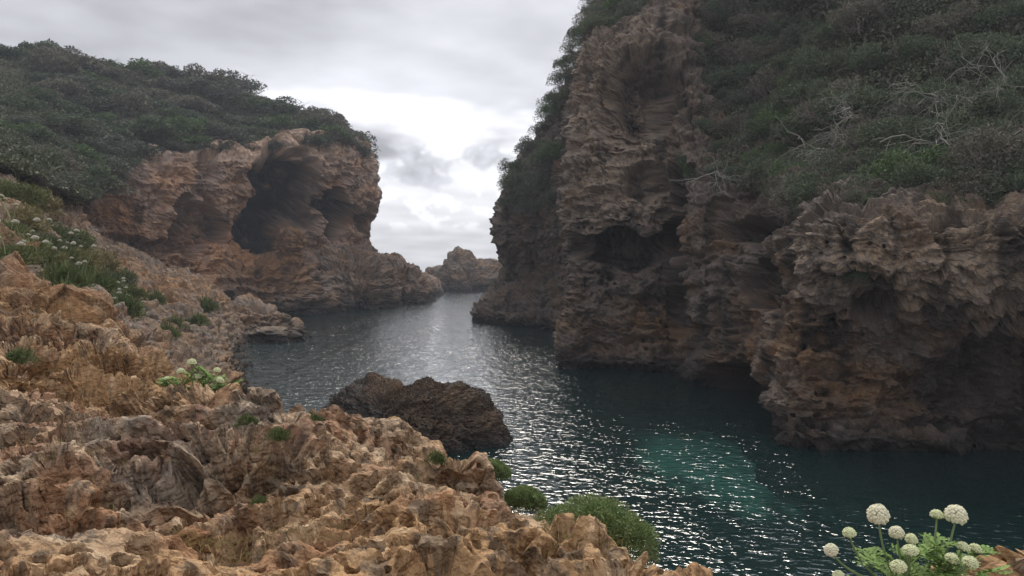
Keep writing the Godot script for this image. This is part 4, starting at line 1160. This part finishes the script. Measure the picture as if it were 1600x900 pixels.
func make_plants() -> void:
	# cushion shrubs on the brink
	for a in [[Vector3(0.50, 5.28, -4.75), 0.43, "largest dense green cushion shrub on the brink over the water"], [Vector3(0.10, 5.06, -6.3), 0.19, "middle small green cushion shrub on the rock edge"], [Vector3(-0.2, 4.95, -7.6), 0.2, "farthest small green cushion shrub beside the dark boulder"]]:
		var o := Node3D.new()
		named(o, "cushion_shrub")
		o.position = a[0]
		tag(o, a[2], "shrub", "cushion shrubs on the brink")
		var s: float = a[1]
		mesh_node("foliage", leaf_mesh([[Vector3.ZERO, Vector3(s * 0.9, s * 0.62, s * 0.8)], [Vector3(-s * 0.45, s * 0.02, 0), Vector3(s * 0.5, s * 0.5, s * 0.5)], [Vector3(s * 0.5, -s * 0.1, 0.05), Vector3(s * 0.45, s * 0.45, s * 0.45)], [Vector3(s * 0.1, s * 0.22, 0.1), Vector3(s * 0.5, s * 0.45, s * 0.5)]], 26000, 0.03, Color(0.11, 0.165, 0.06), Color(0.21, 0.25, 0.11), 12, 0.0, 0.16, 0.24), mat_leaf, o)
		mesh_node("stems", branch_mesh(8, [[Vector3(0, -s, 0), Vector3(0.3, 1, 0)], [Vector3(0, -s, 0), Vector3(-0.5, 1, 0.2)], [Vector3(0, -s, 0), Vector3(0.1, 1, 0.5)]], s, 0.01, 1, Color(0.12, 0.1, 0.07)), mat_bark, o)
	# herbs in the cracks: green tufts
	var tuft := leaf_mesh([[Vector3(0, 0.12, 0), Vector3(0.5, 0.4, 0.45)], [Vector3(0.3, 0.1, 0.1), Vector3(0.3, 0.3, 0.3)]], 1300, 0.22, Color(0.07, 0.10, 0.035), Color(0.15, 0.165, 0.075), 91, -0.6, 0.10, 0.5)
	var bank := []
	for k in 3:
		bank.append(leaf_mesh([[Vector3(0, 0.15, 0), Vector3(0.5, 0.38, 0.5)], [Vector3(0.25, 0.2, 0.2), Vector3(0.32, 0.34, 0.3)], [Vector3(-0.3, 0.15, -0.1), Vector3(0.3, 0.3, 0.3)]], 3600, 0.10, [Color(0.09, 0.105, 0.045), Color(0.16, 0.135, 0.07), Color(0.075, 0.095, 0.05)][k], [Color(0.16, 0.165, 0.075), Color(0.25, 0.21, 0.11), Color(0.12, 0.14, 0.075)][k], 210 + k, -0.3, 0.16, 0.4))
	var tuft_stems := branch_mesh(17, fan(9, 0.7, 3), 0.5, 0.012, 1, Color(0.10, 0.12, 0.05))
	for a in [
		[-0.550, 26.0, 1.5, "green tuft below the scrub on the left slope"], [-0.620, 22.0, 1.3, "yellow green tuft under the white flowers at the left edge"], [-0.585, 19.0, 1.2, "low green tuft on the brown rock at the far left"],
		[-0.575, 16.5, 0.75, "bushy green tuft beside the pale rock crest at left"], [-0.500, 30.0, 1.6, "rounded green tuft under the flowering stalks"], [-0.450, 33.0, 1.3, "green tuft beside the overhung dark rock"],
		[-0.462, 52.0, 1.6, "green tuft at the foot of the ochre cliff"], [-0.395, 62.0, 2.0, "green clump on the layered ledge over the water"], [-0.405, 48.0, 1.4, "dull green clump in the gully behind the foreground"],
		[-0.435, 41.0, 1.2, "small green clump between grey blocks of the slope"], [-0.640, 9.4, 0.35, "little green herb in a crack at the left edge"], [-0.300, 5.5, 0.16, "small green herb in a hole of the grey rock"],
		[-0.350, 6.9, 0.2, "green herb on the rim of the pitted rock"], [-0.262, 7.0, 0.2, "short green herb near the rock crest"], [-0.10, 5.9, 0.16, "green herb in the dark hollow below the boulder"], [-0.33, 4.5, 0.14, "thin green herb by the soil patch"],
	]:
		var p := shore_spot(a[0], a[1])
		var o := shrub("herb_tuft", [tuft, tuft_stems], p, Vector3.ONE * a[2], a[1])
		tag(o, a[3], "plant", "green herbs on the rocks")
	for a in [[0, -0.66, 21.0, 1.3], [1, -0.64, 25.0, 1.7], [2, -0.61, 28.0, 1.6], [3, -0.585, 31.0, 1.9], [4, -0.56, 34.0, 2.2], [5, -0.535, 37.0, 2.2], [6, -0.655, 29.0, 2.0], [7, -0.63, 33.0, 2.4], [8, -0.60, 36.0, 2.4], [9, -0.57, 40.0, 2.6], [10, -0.54, 44.0, 2.6], [11, -0.515, 46.0, 2.6], [12, -0.645, 18.5, 1.0], [13, -0.615, 23.0, 1.2], [14, -0.58, 26.5, 1.2], [15, -0.50, 41.0, 1.8], [16, -0.545, 29.5, 1.3], [17, -0.52, 33.0, 1.4]]:
		var p := shore_spot(a[1], a[2])
		var o := shrub("bank_shrub", [bank[a[0] % 3], tuft_stems], p + Vector3(0, -0.15, 0), Vector3(a[3] * 1.2, a[3], a[3]), a[2])
		tag(o, "low %s shrub on the bank at the left edge" % ["olive green", "straw coloured", "dull green"][a[0] % 3], "shrub", "low shrubs on the left bank, %s" % ["olive", "straw", "dull green"][a[0] % 3])
	# tall flowering stalks on the left slope
	var flower := umbel_mesh(0.5, 1.35, 60, Color(0.42, 0.40, 0.32), 33)
	for a in [
		[-0.655, 20.5, "white flowering stalk at the left edge under the dark scrub"], [-0.642, 23.0, "white flowering stalk among pale flowers high at left"], [-0.628, 20.0, "white flowering stalk beside yellow green grass"], [-0.615, 24.5, "white flowering stalk in front of the brown scrub"],
		[-0.600, 22.5, "white flowering stalk above the green tuft"], [-0.588, 27.0, "slim white flowering stalk on the slope crest"], [-0.565, 24.0, "white flowering stalk over the brown rock"], [-0.520, 29.0, "white flowering stalk below the scrub edge"],
		[-0.508, 34.0, "white flowering stalk against the cliff face"], [-0.497, 31.0, "drooping white flowering stalk by the overhang"], [-0.650, 17.0, "lowest white flowering stalk at the left edge"], [-0.487, 36.0, "white flowering stalk nearest the ochre cliff"],
	]:
		var p := shore_spot(a[0], a[1])
		var o := Node3D.new()
		named(o, "flowering_stalk")
		o.position = p
		tag(o, a[2], "flower", "white flowers on the left slope")
		var r := RandomNumberGenerator.new()
		r.seed = int(a[1] * 100)
		var v := PackedVector3Array()
		var c := PackedColorArray()
		var ix := PackedInt32Array()
		var heads := []
		for k in 5:
			var top := Vector3(r.randfn() * 0.5, r.randf_range(0.5, 1.25), r.randfn() * 0.3)
			tube(v, c, ix, PackedVector3Array([Vector3(0, -0.3, 0), top * 0.55 + Vector3(0.05, 0, 0), top]), 0.018, 0.008, Color(0.16, 0.18, 0.08), 3)
			heads.append(top)
		mesh_node("stalk", arrays_mesh(v, c, ix), mat_bark, o)
		for h in heads:
			var u := mesh_node("umbel", flower, mat_petal, o)
			u.transform = Transform3D(Basis(Vector3(1, 0, 0), r.randfn() * 0.2).scaled_local(Vector3.ONE * r.randf_range(0.05, 0.10)), h)
		mesh_node("leaves", leaf_mesh([[Vector3(0, 0.1, 0), Vector3(0.5, 0.35, 0.5)]], 500, 0.12, Color(0.07, 0.10, 0.04), Color(0.14, 0.15, 0.07), int(a[1]), 0.0, 0.25), mat_leaf, o)
	make_carrot("wild_carrot", CARROT_HEADS, Vector3(1.16, 5.95, -2.2), 1.0, "wild carrot with cream globe flowers in the bottom corner of the view")
	var g := ground_point(-0.4215, 9.2)
	var heads := []
	for a in [[0.02, 0.30, 0.0, 0.055], [-0.10, 0.20, 0.03, 0.05], [0.12, 0.14, 0.05, 0.045], [0.30, 0.20, -0.05, 0.05], [0.36, 0.09, 0.02, 0.05], [-0.26, 0.12, 0.05, 0.035]]:
		heads.append([g.x + a[0], g.y + a[1] + 0.10, g.z + a[2], a[3], 0])
	make_carrot("wild_carrot", heads, g + Vector3(0.05, 0.02, 0), 2.2, "wild carrot with white umbels on the edge of the ochre rock")
	make_grass()


func shore_spot(t: float, d: float) -> Vector3:
	if d < 15.0:
		return ground_point(t, d)
	return Vector3(t * d, ground_height(t, d) + 0.1, -d)


## a domed head of small florets, radius 1; wide: how far down the sides they reach, in radians
func umbel_mesh(_r: float, wide: float, count: int, tint: Color, sd: int) -> ArrayMesh:
	var r := RandomNumberGenerator.new()
	r.seed = sd
	var v := PackedVector3Array()
	var c := PackedColorArray()
	var ix := PackedInt32Array()
	var fs := 2.1 / sqrt(float(count)) * sqrt((1.0 - cos(wide)) * 0.5) * 2.0
	# the green heart that carries the florets
	var rings := 7
	for i in rings:
		var th := lerpf(0.0, minf(wide + 0.35, PI * 0.95), i / (rings - 1.0))
		for j in 10:
			var ph := TAU * j / 10.0
			v.append(Vector3(sin(th) * cos(ph), cos(th), sin(th) * sin(ph)) * 0.84)
			c.append(Color(0.22, 0.25, 0.10))
	for i in rings - 1:
		for j in 10:
			var p := i * 10 + j
			var q := i * 10 + (j + 1) % 10
			for t in [p, q, p + 10, q, q + 10, p + 10]:
				ix.append(t)
	for i in count:
		var y := 1.0 - (1.0 - cos(wide)) * (i + 0.5) / count
		var ph := i * 2.399963
		var d := Vector3(sqrt(maxf(1.0 - y * y, 0.0)) * cos(ph), y, sqrt(maxf(1.0 - y * y, 0.0)) * sin(ph))
		d = (d + Vector3(r.randfn(), r.randfn(), r.randfn()) * 0.05).normalized() * (1.0 + r.randfn() * 0.035)
		var a := d.cross(Vector3(0.3, 0.1, 0.9)).normalized()
		var b := d.cross(a)
		var at := v.size()
		var s := fs * r.randf_range(0.85, 1.15)
		var k := tint * r.randf_range(0.82, 1.12)
		v.append(d * (1.0 + s * 0.35)); c.append(k)
		for ring in 2:
			for e in 6:
				var an := TAU * e / 6.0 + i
				v.append(d * (1.0 + s * (0.18 if ring == 0 else -0.35)) + (a * cos(an) + b * sin(an)) * s * (0.42 if ring == 0 else 0.56)); c.append(k)
		for e in 6:
			var n := (e + 1) % 6
			for t in [0, 1 + e, 1 + n, 1 + e, 7 + e, 1 + n, 1 + n, 7 + e, 7 + n]:
				ix.append(at + t)
	return arrays_mesh(v, c, ix)


## a finely cut leaf along a curved rib
func cut_leaf(v: PackedVector3Array, c: PackedColorArray, ix: PackedInt32Array, r: RandomNumberGenerator, from: Vector3, to: Vector3, width: float, k: Color) -> void:
	var mid := (from + to) * 0.5 + Vector3(0, width * 0.7, 0)
	var pts := PackedVector3Array()
	for i in 9:
		var f := i / 8.0
		pts.append(from.lerp(mid, f).lerp(mid.lerp(to, f), f))
	tube(v, c, ix, pts, 0.0022 * width / 0.05, 0.001, k, 3)
	for i in range(2, 9):
		var dir := (pts[i] - pts[i - 1]).normalized()
		var across := dir.cross(Vector3.UP).normalized()
		var w := width * sin(PI * clampf((i - 0.6) / 8.4, 0.0, 1.0)) * 0.8 + width * 0.18
		for side in [-1.0, 1.0]:
			var out: Vector3 = (across * side + dir * 0.7 + Vector3(0, r.randf_range(-0.1, 0.3), 0)).normalized()
			for lobe in 4:
				var f: float = [0.35, 0.65, 0.65, 1.0][lobe]
				var turn: float = [0.0, 0.7, -0.7, 0.0][lobe]
				var o := (out + dir * turn * 0.9 + across * turn * 0.2).normalized()
				var base: Vector3 = pts[i] + out * w * (f - 0.35)
				var tip := base + o * w * 0.5
				var half := o.cross(Vector3.UP + across * r.randfn() * 0.2).normalized() * w * 0.17
				var m := base.lerp(tip, 0.5) + Vector3(0, w * 0.03, 0)
				var at := v.size()
				var kk := k * r.randf_range(0.75, 1.3)
				for p in [base, m + half, tip, m - half]:
					v.append(p); c.append(kk)
				for t in [0, 1, 2, 0, 2, 3]:
					ix.append(at + t)


func make_carrot(called: String, heads: Array, base: Vector3, big: float, label: String) -> void:
	var o := Node3D.new()
	named(o, called)
	o.position = base
	tag(o, label, "plant", "wild carrots")
	var r := RandomNumberGenerator.new()
	r.seed = 5
	var full := umbel_mesh(1.0, 2.35, 170, Color(0.66, 0.63, 0.46), 41)
	var half := umbel_mesh(1.0, 1.65, 110, Color(0.58, 0.60, 0.36), 42)
	var crown := base + Vector3(-0.02, 0.13 if big < 1.2 else 0.05, 0)
	for h in heads:
		var top := Vector3(h[0], h[1], h[2])
		var rr: float = h[3]
		var v := PackedVector3Array()
		var c := PackedColorArray()
		var ix := PackedInt32Array()
		var root := crown + Vector3(clampf((top.x - crown.x) * 0.3, -0.05, 0.09), 0.0, 0.0)
		var bow := Vector3(lerpf(root.x, top.x, 0.75), lerpf(root.y, top.y, 0.35), lerpf(root.z, top.z, 0.5))
		var pts := PackedVector3Array()
		for i in 10:
			var f := i / 9.0
			pts.append(root.lerp(bow, f).lerp(bow.lerp(top, f), f) - base)
		tube(v, c, ix, pts, 0.0042 * minf(big, 1.4), 0.0026 * minf(big, 1.4), Color(0.17, 0.22, 0.10), 6)
		var stem := mesh_node("stem", arrays_mesh(v, c, ix), mat_leaf, o)
		var lean := (pts[9] - pts[8]).normalized().lerp(Vector3.UP, 0.5).normalized()
		var head := mesh_node("flower_head", full if h[4] else half, mat_petal, stem)
		var side := lean.cross(Vector3(0.2, 0.1, 1.0)).normalized()
		head.transform = Transform3D(Basis(side, lean, side.cross(lean)).scaled_local(Vector3(1.0 + 0.07 * r.randfn(), 0.92 + 0.08 * r.randfn(), 1.0) * rr * 0.92), pts[9] + lean * rr * 0.15)
	for i in 34:
		var v := PackedVector3Array()
		var c := PackedColorArray()
		var ix := PackedInt32Array()
		var an := r.randf() * TAU
		var out := r.randf_range(0.07, 0.17) * big
		var from := Vector3(r.randf_range(-0.10, 0.16), r.randf_range(0.05, 0.17) if big < 1.2 else r.randf_range(-0.04, 0.06), r.randf_range(-0.04, 0.04)) * big
		var to := from + Vector3(cos(an) * out, r.randf_range(0.02, 0.11) * big, sin(an) * out * 0.7)
		cut_leaf(v, c, ix, r, from, to, r.randf_range(0.035, 0.055) * big, Color(0.13, 0.22, 0.055).lerp(Color(0.20, 0.28, 0.09), r.randf()))
		mesh_node("leaf", arrays_mesh(v, c, ix), mat_leaf, o)


func make_grass() -> void:
	var r := RandomNumberGenerator.new()
	r.seed = 909
	var v := PackedVector3Array()
	var c := PackedColorArray()
	var ix := PackedInt32Array()
	for k in 900:
		var d := 2.6 * pow(16.0 / 2.6, r.randf())
		var t := r.randf_range(-0.68, 0.2)
		if n_patch.get_noise_2d(t * d * 2.2, d * 2.2) < 0.12:
			continue
		var p := ground_point(t, d)
		if p.y < 4.6:
			continue
		var green := r.randf()
		for b in 16:
			var dir := Vector3(r.randfn() * 0.6, 1.0, r.randfn() * 0.6).normalized()
			var h := r.randf_range(0.02, 0.07)
			var side := dir.cross(Vector3(r.randfn(), 0, r.randfn())).normalized() * 0.0016
			var root := p + Vector3(r.randfn() * 0.04, -0.01, r.randfn() * 0.04)
			var kk := Color(0.30, 0.22, 0.11).lerp(Color(0.14, 0.17, 0.06), green * r.randf()) * r.randf_range(0.7, 1.2)
			var at := v.size()
			v.append(root - side); v.append(root + side); v.append(root + dir * h + Vector3(r.randfn(), 0, r.randfn()) * 0.015)
			for q in 3:
				c.append(kk)
				ix.append(at + q)
	tag(mesh_node("dry_grass", arrays_mesh(v, c, ix), mat_leaf), "thin dry grass growing in the hollows of the ochre rock", "grass", "", "stuff")
